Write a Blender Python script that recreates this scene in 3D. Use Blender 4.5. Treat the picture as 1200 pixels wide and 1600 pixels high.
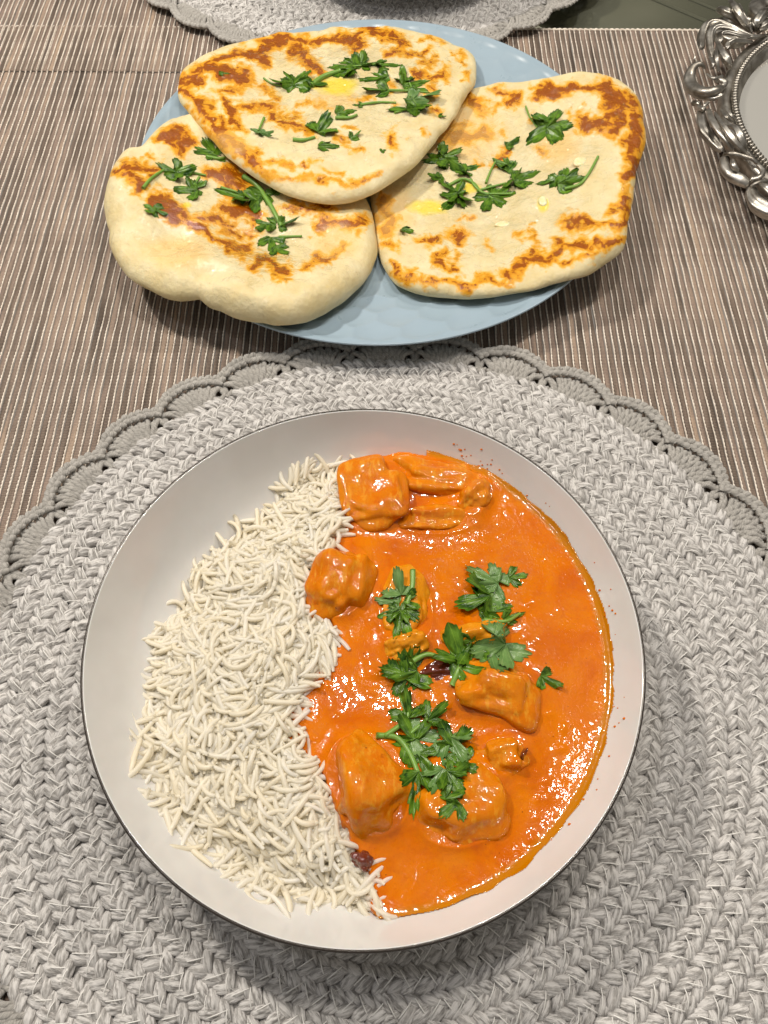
import bpy, math, random
import numpy as np
from mathutils import Vector, Matrix
from mathutils.bvhtree import BVHTree
random.seed(4); rng = np.random.default_rng(7)
sc = bpy.context.scene; col = sc.collection
for o in list(bpy.data.objects): bpy.data.objects.remove(o)

# ------------------------------------------------------------ camera
F = 1263.7; PIT = math.radians(61.07); ROLL = math.radians(.28); H = .365
cam = bpy.data.cameras.new('camera'); camo = bpy.data.objects.new('camera', cam); col.objects.link(camo)
cam.sensor_fit = 'VERTICAL'; cam.sensor_height = 36; cam.sensor_width = 27
cam.lens = 36 * F / 1600; cam.clip_start = .01; cam.clip_end = 50
fw = np.array([0, math.cos(PIT), -math.sin(PIT)]); rt = np.array([1, 0, 0.]); up = np.cross(rt, fw)
cr = math.cos(ROLL) * rt + math.sin(ROLL) * up; cu = -math.sin(ROLL) * rt + math.cos(ROLL) * up
camo.matrix_world = Matrix(((cr[0], cu[0], -fw[0], 0), (cr[1], cu[1], -fw[1], 0), (cr[2], cu[2], -fw[2], H), (0, 0, 0, 1)))
sc.camera = camo
CAM = np.array([0, 0, H])
def W(x, y, z=0.):                      # where a measured point of the photograph lies at height z
    d = fw + (x - 600) / F * cr - (y - 800) / F * cu
    t = (z - H) / d[2]; return np.array([d[0] * t, d[1] * t, z])
def Pj(P):
    v = np.atleast_2d(P) - CAM; w = v @ fw
    return np.stack([600 + F * (v @ cr) / w, 800 - F * (v @ cu) / w], 1)

# ------------------------------------------------------------ world and lamps
world = bpy.data.worlds.new('World'); sc.world = world; world.use_nodes = True
wn = world.node_tree.nodes; wl = world.node_tree.links
bg = wn['Background']; tc = wn.new('ShaderNodeTexCoord'); sx = wn.new('ShaderNodeSeparateXYZ'); rp = wn.new('ShaderNodeValToRGB')
wl.new(tc.outputs['Generated'], sx.inputs[0])
mpw = wn.new('ShaderNodeMapRange'); mpw.inputs['From Min'].default_value = -1; mpw.inputs['From Max'].default_value = 1
wl.new(sx.outputs['Z'], mpw.inputs[0]); wl.new(mpw.outputs[0], rp.inputs[0]); wl.new(rp.outputs[0], bg.inputs[0])
rp.color_ramp.elements[0].position = .35; rp.color_ramp.elements[0].color = (.10, .085, .07, 1)
rp.color_ramp.elements[1].position = .74; rp.color_ramp.elements[1].color = (1., .95, .87, 1)
e = rp.color_ramp.elements.new(.58); e.color = (.22, .20, .175, 1)
bg.inputs[1].default_value = .17
LAMPS = [((-.58, .64, .94), 20., (1, .93, .83)), ((.04, .38, 1.05), 9.5, (1, .94, .85)), ((.50, .74, .98), 9., (1, .92, .81)),
         ((-.34, .16, 1.05), 2.5, (.93, .94, 1)), ((.25, .30, 1.05), 2., (1, .94, .88))]
for i, (p, pw, c) in enumerate(LAMPS):
    l = bpy.data.lights.new('ceiling_lamp', 'POINT'); l.energy = pw; l.color = c; l.shadow_soft_size = .035
    lo = bpy.data.objects.new('ceiling_lamp', l); lo.location = p; col.objects.link(lo)
sc.view_settings.view_transform = 'Standard'; sc.view_settings.look = 'None'; sc.view_settings.gamma = 1
sc.view_settings.exposure = 0.68
sc.render.engine = 'CYCLES'; sc.cycles.max_bounces = 10; sc.cycles.diffuse_bounces = 8; sc.cycles.glossy_bounces = 3; sc.cycles.transmission_bounces = 8; sc.cycles.use_denoising = True

# ------------------------------------------------------------ helpers
def tag(o, label=None, cat=None, group=None, kind=None):
    if label: o['label'] = label
    if cat: o['category'] = cat
    if group: o['group'] = group
    if kind: o['kind'] = kind
    return o
def empty(name, loc=(0, 0, 0)):
    o = bpy.data.objects.new(name, None); o.location = loc; o.empty_display_size = .01; col.objects.link(o); return o
def mkmesh(name, V, Fc, mat, smooth=True, **attrs):
    V = np.asarray(V, np.float32); me = bpy.data.meshes.new(name)
    if isinstance(Fc, np.ndarray):
        n, k = Fc.shape
        me.vertices.add(len(V)); me.vertices.foreach_set('co', V.ravel())
        me.loops.add(n * k); me.loops.foreach_set('vertex_index', Fc.astype(np.int32).ravel())
        me.polygons.add(n); me.polygons.foreach_set('loop_start', np.arange(0, n * k, k, dtype=np.int32))
        me.update(calc_edges=True)
    else:
        me.from_pydata([tuple(map(float, v)) for v in V], [], [tuple(int(i) for i in f) for f in Fc])
    me.polygons.foreach_set('use_smooth', [smooth] * len(me.polygons))
    for k, a in attrs.items():
        a = np.asarray(a, np.float32)
        if a.ndim == 1: at = me.attributes.new(k, 'FLOAT', 'POINT'); at.data.foreach_set('value', a)
        else: at = me.attributes.new(k, 'FLOAT_VECTOR', 'POINT'); at.data.foreach_set('vector', a.ravel())
    me.materials.append(mat); me.validate(); me.update(); return me
def obj(name, me, parent=None, M=None):
    o = bpy.data.objects.new(name, me); col.objects.link(o)
    if parent is not None: o.parent = parent
    if M is not None: o.matrix_basis = M
    return o
class MB:                                # joins triangles/quads into one mesh
    def __init__(s): s.V = []; s.Q = []; s.A = []; s.n = 0
    def add(s, V, Q, A=None):
        V = np.asarray(V, float); s.V.append(V); s.Q.append(np.asarray(Q) + s.n); s.n += len(V)
        s.A.append(np.zeros((len(V), 3)) if A is None else A)
    def mesh(s, name, mat, smooth=True): return mkmesh(name, np.concatenate(s.V), np.concatenate(s.Q), mat, smooth, fib=np.concatenate(s.A))
def h3(ix, iy, iz, s):
    n = (ix * 374761393 + iy * 668265263 + iz * 2147483647 + s * 974634777) & 0x7fffffff
    n = ((n ^ (n >> 13)) * 1274126177) & 0x7fffffff
    return ((n ^ (n >> 16)) & 0xffff) / 65535.
def noise(P, sc_=1., s=0):
    s = int(s)
    P = np.asarray(P, float) * sc_
    if P.shape[1] == 2: P = np.c_[P, np.zeros(len(P))]
    i = np.floor(P).astype(np.int64); f = P - i; f = f * f * f * (f * (f * 6 - 15) + 10); r = 0
    for a in (0, 1):
        for b in (0, 1):
            for c in (0, 1):
                w = (f[:, 0] if a else 1 - f[:, 0]) * (f[:, 1] if b else 1 - f[:, 1]) * (f[:, 2] if c else 1 - f[:, 2])
                r = r + w * h3(i[:, 0] + a, i[:, 1] + b, i[:, 2] + c, s)
    return r * 2 - 1
def fbm(P, sc_, o=4, s=0, g=.5):
    r = 0; a = 1
    for k in range(o): r = r + a * noise(P, sc_ * 2 ** k, s + k * 17); a *= g
    return r
def sst(a, b, x): t = np.clip((x - a) / (b - a), 0, 1); return t * t * (3 - 2 * t)
def grid_faces(nu, nv, wrapu=False, wrapv=False, off=0):
    iu = np.arange(nu if wrapu else nu - 1); iv = np.arange(nv if wrapv else nv - 1)
    A, B = np.meshgrid(iu, iv, indexing='ij'); A2 = (A + 1) % nu; B2 = (B + 1) % nv
    return np.stack([A * nv + B, A2 * nv + B, A2 * nv + B2, A * nv + B2], -1).reshape(-1, 4) + off
def smoothpath(pts, n):
    P = np.asarray(pts, float); m = len(P)
    if m == 2: t = np.linspace(0, 1, n)[:, None]; return P[0] * (1 - t) + P[1] * t
    E = np.vstack([2 * P[0] - P[1], P, 2 * P[-1] - P[-2]]); out = []
    for s in np.linspace(0, m - 1 - 1e-9, n):
        k = int(s); f = s - k; p0, p1, p2, p3 = E[k:k + 4]
        out.append(.5 * ((2 * p1) + (-p0 + p2) * f + (2 * p0 - 5 * p1 + 4 * p2 - p3) * f * f + (-p0 + 3 * p1 - 3 * p2 + p3) * f ** 3))
    return np.array(out)
def tube(path, rad, ns=8, plies=0, twist=0, amp=.2, flat=1., close=True, seed=0., phase=0.):
    P = np.asarray(path, float); n = len(P); R = np.broadcast_to(np.asarray(rad, float), (n,))
    T = np.gradient(P, axis=0); T /= np.linalg.norm(T, axis=1)[:, None] + 1e-12
    upv = np.array([0, 0, 1.]); S = np.cross(T, upv)
    bad = np.linalg.norm(S, axis=1) < .05; S[bad] = np.cross(T[bad], [0, 1., 0]); S /= np.linalg.norm(S, axis=1)[:, None]
    N = np.cross(S, T); L = np.r_[0, np.cumsum(np.linalg.norm(np.diff(P, axis=0), axis=1))]
    th = np.linspace(0, 2 * np.pi, ns, endpoint=False)
    rr = np.ones((n, ns))
    if plies: rr = 1 - amp + amp * np.abs(np.cos(plies / 2 * (th[None] - phase - twist * L[:, None])))*1.35
    V = P[:, None] + R[:, None, None] * rr[..., None] * (np.cos(th)[None, :, None] * S[:, None] + flat * np.sin(th)[None, :, None] * N[:, None])
    A = np.stack([np.repeat(L[:, None], ns, 1) * 100, (th[None] / 6.283 * 3 - twist * L[:, None] * .477) + 0 * L[:, None], np.full((n, ns), seed)], -1)
    V = V.reshape(-1, 3); A = A.reshape(-1, 3); Q = grid_faces(n, ns, False, True)
    if close:
        V = np.vstack([V, P[0], P[-1]]); A = np.vstack([A, A[0], A[-1]]); k = np.arange(ns); a, b = n * ns, n * ns + 1
        c1 = np.stack([np.full(ns, a), (k + 1) % ns, k, k], 1); c2 = np.stack([np.full(ns, b), (n - 1) * ns + k, (n - 1) * ns + (k + 1) % ns, (n - 1) * ns + (k + 1) % ns], 1)
        Q = np.vstack([Q, c1, c2])
    return V, Q, A
def fix(Q):                               # degenerate quads -> tuples
    return [tuple(dict.fromkeys(q)) for q in Q.tolist()]
def lathe(prof, n=192, c=(0, 0, 0)):
    p = np.asarray(prof, float); th = np.linspace(0, 2 * np.pi, n, endpoint=False)
    V = np.stack([p[:, 0, None] * np.cos(th) + c[0], p[:, 0, None] * np.sin(th) + c[1], p[:, 1, None] + 0 * th + c[2]], -1).reshape(-1, 3)
    return V, grid_faces(len(p), n, False, True)
def bvh_of(V, Q):
    return BVHTree.FromPolygons([tuple(map(float, v)) for v in V], [tuple(q) for q in np.asarray(Q).tolist()])

# ------------------------------------------------------------ material helper
class Mat:
    def __init__(s, name, **kw):
        s.m = bpy.data.materials.new(name); s.m.use_nodes = True; s.n = s.m.node_tree.nodes; s.l = s.m.node_tree.links
        s.b = s.n['Principled BSDF']
        for k, v in kw.items(): s.set(k, v)
    def set(s, k, v):
        k = k.replace('_', ' ')
        if isinstance(v, (tuple, list)) and len(v) == 3 and k != 'Subsurface Radius': v = (*v, 1)
        if hasattr(v, 'links') or isinstance(v, bpy.types.NodeSocket): s.l.new(v, s.b.inputs[k])
        else: s.b.inputs[k].default_value = v
    def node(s, t, **kw):
        nd = s.n.new('ShaderNode' + t)
        for k, v in kw.items():
            if hasattr(nd, k) and not k[0].isupper(): setattr(nd, k, v)
            else:
                i = nd.inputs[k.replace('_', ' ')]
                if isinstance(v, bpy.types.NodeSocket): s.l.new(v, i)
                else: i.default_value = v
        return nd
    def coord(s, kind='Object'): return s.node('TexCoord').outputs[kind]
    def mapping(s, v, scale=(1, 1, 1), loc=(0, 0, 0)):
        m = s.node('Mapping'); s.l.new(v, m.inputs[0]); m.inputs['Scale'].default_value = scale; m.inputs['Location'].default_value = loc; return m.outputs[0]
    def attr(s, name, out='Fac'): a = s.node('Attribute'); a.attribute_name = name; return a.outputs[out]
    def noise(s, v, scale, detail=3, rough=.55, dist=0):
        nd = s.node('TexNoise'); s.l.new(v, nd.inputs['Vector']); nd.inputs['Scale'].default_value = scale; nd.inputs['Detail'].default_value = detail
        nd.inputs['Roughness'].default_value = rough; nd.inputs['Distortion'].default_value = dist; return nd.outputs['Fac']
    def ramp(s, v, *st):
        r = s.node('ValToRGB'); s.l.new(v, r.inputs[0]); el = r.color_ramp.elements
        for i, (p, c) in enumerate(st):
            e_ = el[i] if i < 2 else el.new(p)
            e_.position = p; e_.color = (*c, 1) if isinstance(c, (tuple, list)) else (c, c, c, 1)
        return r.outputs[0]
    def mix(s, f, a, b, mode='MIX'):
        m = s.node('Mix'); m.data_type = 'RGBA'; m.blend_type = mode
        for i, v in ((0, f), (6, a), (7, b)):
            if isinstance(v, bpy.types.NodeSocket): s.l.new(v, m.inputs[i])
            else: m.inputs[i].default_value = v if i == 0 else (*v, 1)
        return m.outputs[2]
    def math(s, op, a, b=0., clamp=False):
        m = s.node('Math'); m.operation = op; m.use_clamp = clamp
        for i, v in ((0, a), (1, b)):
            if isinstance(v, bpy.types.NodeSocket): s.l.new(v, m.inputs[i])
            else: m.inputs[i].default_value = v
        return m.outputs[0]
    def bump(s, h, strength=.3, dist=.001, normal=None):
        b = s.node('Bump'); s.l.new(h, b.inputs['Height']); b.inputs['Strength'].default_value = strength; b.inputs['Distance'].default_value = dist
        if normal is not None: s.l.new(normal, b.inputs['Normal'])
        return b.outputs[0]
    def rand(s): return s.node('ObjectInfo').outputs['Random']

# --- yarn materials
def yarn_mat(name, light, mid, dark, flecks=True, contrast=1.):
    m = Mat(name, Roughness=.95, Specular_IOR_Level=.15)
    f = m.attr('fib', 'Vector'); v = m.mapping(f, (1.0, 4.2, 3.7)); n1 = m.noise(v, 1.0, 4, .65)
    c = m.ramp(n1, (.36, dark), (.46, mid), (.56, light))
    rnd = m.mapping(f, (.05, .05, 5.3)); n3 = m.noise(rnd, 1., 1); c = m.mix(m.math('MULTIPLY', n3, .55), c, mid)
    wv = m.noise(m.mapping(f, (2., 22, 3.7)), 1.0, 3, .7)
    c = m.mix(.35, c, m.mix(1., c, m.ramp(wv, (.3, .45), (.7, 1.35)), 'MULTIPLY'))
    if flecks:
        fl = m.noise(m.coord(), 900, 1, .5); c = m.mix(m.math('GREATER_THAN', fl, .765), c, (.06, .055, .05))
    m.set('Base_Color', c)
    h = m.math('ADD', wv, m.math('MULTIPLY', n1, .6)); m.set('Normal', m.bump(h, .85, .0006))
    m.set('Sheen_Weight', .15); m.set('Sheen_Roughness', .6); return m.m
M_braid = yarn_mat('marled_cotton_rope', (.86, .83, .80), (.49, .467, .443), (.22, .205, .19))
M_crochet = yarn_mat('grey_crochet_yarn', (.60, .57, .53), (.46, .435, .395), (.28, .26, .235), False)
M_stitch = Mat('nylon_stitch', Base_Color=(.88, .86, .82), Roughness=.35).m
m = Mat('mat_backing', Base_Color=(.34, .32, .30), Roughness=1.); M_back = m.m
# --- woven runner
m = Mat('woven_paper_rib', Roughness=.75, Specular_IOR_Level=.3)
oc = m.coord(); r = m.rand(); sy = m.node('SeparateXYZ', Vector=oc)
cv = m.node('CombineXYZ', X=m.math('MULTIPLY', r, 91.7), Y=m.math('MULTIPLY', sy.outputs['Y'], 9.), Z=m.math('MULTIPLY', sy.outputs['X'], 90.)).outputs[0]
n1 = m.noise(cv, 1., 3, .6); n2 = m.noise(m.mapping(cv, (1, 4., 6), (9, 3, 5)), 1., 3, .7)
c = m.ramp(n1, (.35, (.045, .032, .025)), (.45, (.12, .088, .068)), (.55, (.23, .168, .135)), (.67, (.35, .255, .185)))
c = m.mix(m.math('MULTIPLY', r, .25), c, (.24, .18, .15))
c = m.mix(m.ramp(n2, (.62, 0.), (.72, .75)), c, (.05, .035, .025))
wv = m.math('SINE', m.math('MULTIPLY', sy.outputs['Y'], 2 * math.pi / .00105)); wv2 = m.ramp(m.math('ADD', m.math('MULTIPLY', wv, .5), .5), (.35, 0.), (.85, 1.))
c = m.mix(m.math('MULTIPLY', wv2, .5), c, m.mix(.55, c, (.50, .39, .29)))
m.set('Base_Color', m.mix(.3, c, m.mix(1., c, m.ramp(m.noise(oc, 900, 2), (.3, .4), (.7, 1.5)), 'MULTIPLY')))
m.set('Normal', m.bump(m.noise(m.mapping(oc, (3000, 500, 3000)), 1., 2), .4, .0003)); M_rib = m.m
m = Mat('cream_warp_thread', Roughness=.8); m.set('Base_Color', m.ramp(m.noise(m.coord(), 300, 2), (.35, (.58, .50, .42)), (.65, (.86, .78, .68)))); M_thread = m.m
# --- ceramics
m = Mat('white_glazed_ceramic', Roughness=.10, Coat_Weight=.4, Coat_Roughness=.03, Subsurface_Weight=.05, Subsurface_Scale=.004)
n = m.noise(m.coord(), 40, 3); m.set('Base_Color', m.ramp(n, (.3, (.63, .61, .585)), (.7, (.68, .665, .645)))); m.set('Normal', m.bump(m.noise(m.coord(), 60, 2), .05, .002)); M_white = m.m
m = Mat('dark_rim_glaze', Base_Color=(.055, .045, .038), Roughness=.22, Metallic=.35); m.set('Normal', m.bump(m.noise(m.coord(), 300, 2), .15, .0005)); M_dark = m.m
m = Mat('shaded_white_ceramic', Base_Color=(.33, .325, .31), Roughness=.4); M_shaded = m.m  # white ceramic in shade, the shade put into the grey base colour
m = Mat('pale_blue_glaze', Roughness=.30, Coat_Weight=.15, Coat_Roughness=.2, Subsurface_Weight=0.)
n = m.noise(m.coord(), 25, 4); m.set('Base_Color', m.ramp(n, (.3, (.285, .375, .445)), (.7, (.32, .41, .48)))); m.set('Roughness', m.ramp(m.noise(m.coord(), 80, 3), (.3, .26), (.7, .38))); M_blue = m.m
# --- naan
def naan_mat():
    m = Mat('pan_baked_naan', Subsurface_Weight=.12, Subsurface_Scale=.004, Subsurface_Radius=(1., .6, .3))
    oc = m.coord(); t = m.attr('toast'); bu = m.attr('butter'); n1 = m.noise(oc, 120, 5, .7, .8); n2 = m.noise(oc, 480, 4, .7)
    v = m.math('ADD', t, m.math('MULTIPLY', m.math('SUBTRACT', n1, .5), 1.75)); v = m.math('ADD', v, m.math('MULTIPLY', m.math('SUBTRACT', n2, .5), .7))
    cream = m.ramp(m.noise(oc, 60, 4, .6), (.3, (.65, .52, .26)), (.7, (.76, .665, .42)))
    c = m.mix(m.ramp(v, (.16, 0.), (.62, 1.)), cream, (.80, .41, .03))
    c = m.mix(m.ramp(v, (.46, 0.), (1.0, 1.)), c, m.mix(n2, (.44, .12, .001), (.68, .29, .006)))
    c = m.mix(m.ramp(v, (.90, 0.), (1.45, 1.)), c, (.30, .075, .001))
    c = m.mix(m.ramp(m.math('MULTIPLY', m.attr('warm'), m.math('ADD', n1, .3)), (.25, 0.), (.8, .5)), c, (.80, .47, .12))
    c = m.mix(m.ramp(m.math('ADD', bu, m.math('MULTIPLY', m.math('SUBTRACT', m.noise(oc, 150, 4), .5), 1.1)), (.15, 0.), (1.2, .85)), c, (.80, .62, .02))
    m.set('Base_Color', c)
    wet = m.math('ADD', m.attr('wet'), m.math('MULTIPLY', m.math('SUBTRACT', n1, .5), 1.2))
    m.set('Roughness', m.ramp(wet, (.30, .60), (.52, .13)))
    m.set('Specular_IOR_Level', m.ramp(wet, (.35, .25), (.6, .55)))
    h = m.math('ADD', m.math('MULTIPLY', n2, .5), m.noise(oc, 170, 4, .6))
    m.set('Normal', m.bump(h, .6, .0014)); m.set('Coat_Weight', m.ramp(wet, (.34, 0.), (.60, 1.))); m.set('Coat_Roughness', .045); m.set('Coat_Normal', m.bump(m.math('ADD', m.noise(oc, 330, 2, .55), m.noise(oc, 120, 2, .5)), .75, .0022)); return m.m
M_naan = naan_mat()
m = Mat('garlic_flesh', Roughness=.25, Subsurface_Weight=.4, Subsurface_Scale=.003); m.set('Base_Color', m.ramp(m.noise(m.coord(), 300, 2), (.3, (.80, .68, .34)), (.7, (.86, .78, .52)))); M_garlic = m.m
# --- curry
def curry_mat(name, pale):
    m = Mat(name, Subsurface_Weight=.10, Subsurface_Scale=.003, Subsurface_Radius=(1., .35, .08), Specular_IOR_Level=.28)
    oc = m.coord('Generated') if False else m.node('NewGeometry').outputs['Position']
    n1 = m.noise(oc, 45, 4, .6, .6); n2 = m.noise(oc, 1400, 2, .6); n3 = m.noise(oc, 160, 3, .6); n4 = m.noise(oc, 420, 2, .5)
    c = m.ramp(n1, (.30, (.53, .104, .000)), (.48, (.60, .142, .000)), (.70, (.65, .18, .0002)))
    if pale: c = m.mix(m.ramp(m.math('ADD', n3, m.math('MULTIPLY', n1, .3)), (.45, .0 if pale < 2 else .5), (.85, .5 if pale < 2 else 1.)), c, (.68, .27, .006))
    if pale:
        fb = m.noise(m.mapping(m.coord(), (1., .3, 1.)), 420, 3, .6); c = m.mix(m.ramp(fb, (.52, 0.), (.68, .55)), c, (.74, .36, .03)); c = m.mix(m.ramp(m.noise(m.coord(), 130, 4, .7), (.62, 0.), (.74, .7)), c, (.26, .045, .001))
    c = m.mix(m.math('MULTIPLY', m.ramp(n3, (.52, 0.), (.72, 1.)), .35), c, (.44, .075, .0))
    c = m.mix(m.ramp(n2, (.60, 0.), (.75, .45)), c, (.45, .07, .005))
    c = m.mix(m.ramp(n4, (.745, 0.), (.77, .8)), c, (.16, .03, .004))
    oil = m.attr('oil'); c = m.mix(m.ramp(m.math('ADD', oil, m.math('MULTIPLY', m.math('SUBTRACT', n3, .5), .8)), (.35, 0.), (.9, .8)), c, (.46, .17, .0))
    m.set('Base_Color', c); m.set('Roughness', m.ramp(n3, (.35, .13 if not pale else .20), (.7, .24 if not pale else .32)))
    n5 = m.noise(oc, 750, 3, .6); n6 = m.noise(oc, 38, 2, .5); h = m.math('ADD', m.math('MULTIPLY', n5, m.ramp(n6, (.42, .15), (.60, .75))), m.math('ADD', m.math('MULTIPLY', fb if pale else n4, .8), m.math('MULTIPLY', n3, .6)))
    m.set('Normal', m.bump(h, .26 if not pale else .26, .0009)); m.set('Specular_IOR_Level', .07); m.set('Roughness', .35)
    gm = m.noise(oc, 110, 3, .6); m.set('Coat_Weight', m.ramp(gm, (.42, .30), (.60, 1.))); m.set('Coat_Roughness', .045)
    m.set('Coat_Normal', m.bump(m.math('ADD', m.noise(oc, 330, 2, .5), m.math('MULTIPLY', n3, .8)), .13 if not pale else .30, .0011)); return m.m
M_sauce = curry_mat('orange_curry_sauce', False); M_meat = curry_mat('sauced_chicken', 1); M_pale = curry_mat('pale_sauced_chicken', 2)
m = Mat('red_onion_flesh', Base_Color=(.13, .022, .008), Roughness=.09, Coat_Weight=.6); m.set('Normal', m.bump(m.noise(m.coord(), 350, 3), .5, .001)); M_onion = m.m
# --- rice
m = Mat('steamed_rice', Roughness=.34)
ii = m.attr('fib', 'Vector'); n = m.noise(m.mapping(ii, (.2, .2, 7.1)), 1., 1); m.set('Base_Color', m.ramp(n, (.3, (.96, .89, .72)), (.5, (.97, .93, .82)), (.7, (.97, .96, .93))))
m.set('Normal', m.bump(m.noise(m.coord(), 700, 2), .12, .0005))
tr = m.node('BsdfTranslucent'); tr.inputs[0].default_value = (.97, .92, .80, 1); mx = m.node('MixShader'); mx.inputs[0].default_value = .50
m.l.new(m.b.outputs[0], mx.inputs[1]); m.l.new(tr.outputs[0], mx.inputs[2]); m.l.new(mx.outputs[0], m.n['Material Output'].inputs[0]); M_rice = m.m
# --- cilantro
def leaf_mat(name, a, b):
    m = Mat(name, Roughness=.28, Specular_IOR_Level=.5)
    f = m.attr('fib', 'Vector'); n = m.noise(m.mapping(f, (1, 1, 5.)), 3.2, 4); c = m.ramp(n, (.35, a), (.65, b))
    vein = m.node('SeparateXYZ', Vector=f).outputs['X']; vv = m.math('ABSOLUTE', m.math('SINE', m.math('MULTIPLY', vein, 14.)))
    c = m.mix(m.ramp(vv, (.0, .55), (.16, 0.)), c, (b[0] * 1.9, b[1] * 1.6, b[2] * 1.9))
    m.set('Base_Color', c); m.set('Normal', m.bump(m.math('ADD', vv, m.math('MULTIPLY', n, 1.5)), .4, .0006))
    tr = m.node('BsdfTranslucent'); m.l.new(c, tr.inputs[0]); mx = m.node('MixShader'); mx.inputs[0].default_value = .22
    m.l.new(m.b.outputs[0], mx.inputs[1]); m.l.new(tr.outputs[0], mx.inputs[2]); m.l.new(mx.outputs[0], m.n['Material Output'].inputs[0]); return m.m
M_leaf = leaf_mat('cilantro_leaf_top', (.018, .070, .003), (.15, .30, .022))
M_leafl = leaf_mat('cilantro_leaf_underside', (.11, .23, .055), (.20, .34, .10))
m = Mat('cilantro_stem', Base_Color=(.17, .32, .05), Roughness=.35, Subsurface_Weight=.2, Subsurface_Scale=.002); M_stem = m.m
# --- metals, glass
m = Mat('antique_silver', Metallic=1.); oc = m.coord(); n = m.noise(oc, 90, 4, .6)
m.set('Base_Color', m.ramp(n, (.35, (.25, .225, .19)), (.62, (.55, .525, .48)))); m.set('Roughness', m.ramp(m.noise(oc, 200, 3), (.3, .32), (.7, .50)))
m.set('Normal', m.bump(m.noise(oc, 350, 3), .18, .001)); M_silver = m.m
m = Mat('mirror_glass', Metallic=.72, Base_Color=(.86, .84, .78), Roughness=.08); M_mirror = m.m
m = Mat('table_glass'); gl = m.node('BsdfGlossy', Roughness=.03); gl.inputs[0].default_value = (.8, .85, .8, 1); tr = m.node('BsdfTransparent'); tr.inputs[0].default_value = (.90, .90, .85, 1)
lw = m.node('LayerWeight'); lw.inputs[0].default_value = .5; fz = m.math('ADD', m.math('MULTIPLY', m.math('POWER', lw.outputs['Facing'], 4.), .6), .03); mx = m.node('MixShader'); m.l.new(fz, mx.inputs[0]); m.l.new(tr.outputs[0], mx.inputs[1]); m.l.new(gl.outputs[0], mx.inputs[2]); m.l.new(mx.outputs[0], m.n['Material Output'].inputs[0]); M_glass = m.m
M_beam = Mat('dark_table_metal', Base_Color=(.12, .12, .095), Roughness=.5).m
M_beamlight = Mat('table_metal_edge', Base_Color=(.25, .25, .21), Roughness=.3, Metallic=.6).m
m = Mat('floor_tile'); m.set('Base_Color', m.ramp(m.noise(m.coord(), 3, 5), (.3, (.86, .84, .74)), (.7, (.92, .90, .80)))); m.set('Roughness', .5); M_floor = m.m

# ============================================================ floor and glass table
def box(x0, x1, y0, y1, z0, z1):
    V = [(x, y, z) for x in (x0, x1) for y in (y0, y1) for z in (z0, z1)]
    return np.array(V, float), np.array([(0, 1, 3, 2), (4, 6, 7, 5), (0, 4, 5, 1), (2, 3, 7, 6), (0, 2, 6, 4), (1, 5, 7, 3)])
V, Q = box(-3, 3, -2.5, 4, -.78, -.75); tag(obj('floor', mkmesh('floor', V, Q, M_floor, False)), kind='structure')
tb = tag(empty('glass_table', (0, .35, -.75)), 'glass topped dining table with dark metal beam under the pane', 'table')
def inroot(V, root): return V - np.array(root.location)
V, Q = box(-.8, .8, -.35, 1.35, -.010, -.0015); obj('tabletop', mkmesh('tabletop', inroot(V, tb), Q, M_glass, False), tb)
a = W(942, 0, -.03); b = W(1050, 47, -.03); d = (b - a)[:2]; d /= np.linalg.norm(d); nrm = np.array([-d[1], d[0]]) * -1
if nrm[0] < 0: nrm = -nrm
def beam(name, o0, o1, z0, z1, mt):
    c0 = a[:2] - d * .5; P = [c0 + nrm * o0, c0 + nrm * o1, c0 + nrm * o1 + d * 1.3, c0 + nrm * o0 + d * 1.3]
    V = np.array([(*p, z) for z in (z0, z1) for p in P]); Q = np.array([(3, 2, 1, 0), (4, 5, 6, 7), (0, 1, 5, 4), (1, 2, 6, 5), (2, 3, 7, 6), (3, 0, 4, 7)])
    obj(name, mkmesh(name, inroot(V, tb), Q, mt, False), tb)
beam('beam', .004, .020, -.04, -.018, M_beam); beam('beam_edge', 0, .004, -.04, -.014, M_beamlight)
beam('beam_edge', .020, .023, -.04, -.014, M_beamlight); beam('beam', .023, .060, -.04, -.020, M_beam)
V, Q = lathe([(0, 0), (.22, 0), (.22, .02), (.07, .04), (.06, .70), (.12, .73), (.12, .735), (0, .735)], 48, (.21, .40, 0))
obj('shade_pedestal', mkmesh('shade_pedestal', V, Q, M_beam), tb)  # dark column added to stand in for the shade under the glass

# ============================================================ striped woven runner and placemat
def rib_mesh(y0, y1, seed):
    r_ = np.random.default_rng(seed); per = .00105; n = int((y1 - y0) / per * 3); ys = np.linspace(y0, y1, n)
    w = .00152 + .00014 * np.sin(ys * 40 + seed) + .00008 * noise(np.c_[ys, ys * 0], 60, seed)
    xo = .00022 * noise(np.c_[ys, ys * 0 + 3], 35, seed + 5)
    bump = .00013 * np.cos(2 * np.pi * ys / per)
    th = np.linspace(0, np.pi, 7); c, s = np.cos(th), np.sin(th)
    V = np.stack([xo[:, None] - (w + bump * .5)[:, None] * c, ys[:, None] + 0 * c, (.0007 + bump)[:, None] * s ** .8 + .0003], -1).reshape(-1, 3)
    V[::7, 2] = -.0004; V[6::7, 2] = -.0004
    return mkmesh('rib', V, grid_faces(n, 7), M_rib)
def thread_mesh(y0, y1, sd=0):
    per = .0024; n = int((y1 - y0) / per * 4); ys = np.linspace(y0, y1, n)
    P = np.c_[.00008 * np.sin(ys * 300) + .00030 * fbm(np.c_[ys, ys * 0 + sd * 7.3], 22, 3, sd), ys, .00112 + .00020 * np.cos(2 * np.pi * ys / per)]
    V, Q, A = tube(P, .00042 * (1 + .24 * np.cos(2 * np.pi * ys / per)), 6); return mkmesh('thread', V, fix(Q), M_thread)
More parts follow.
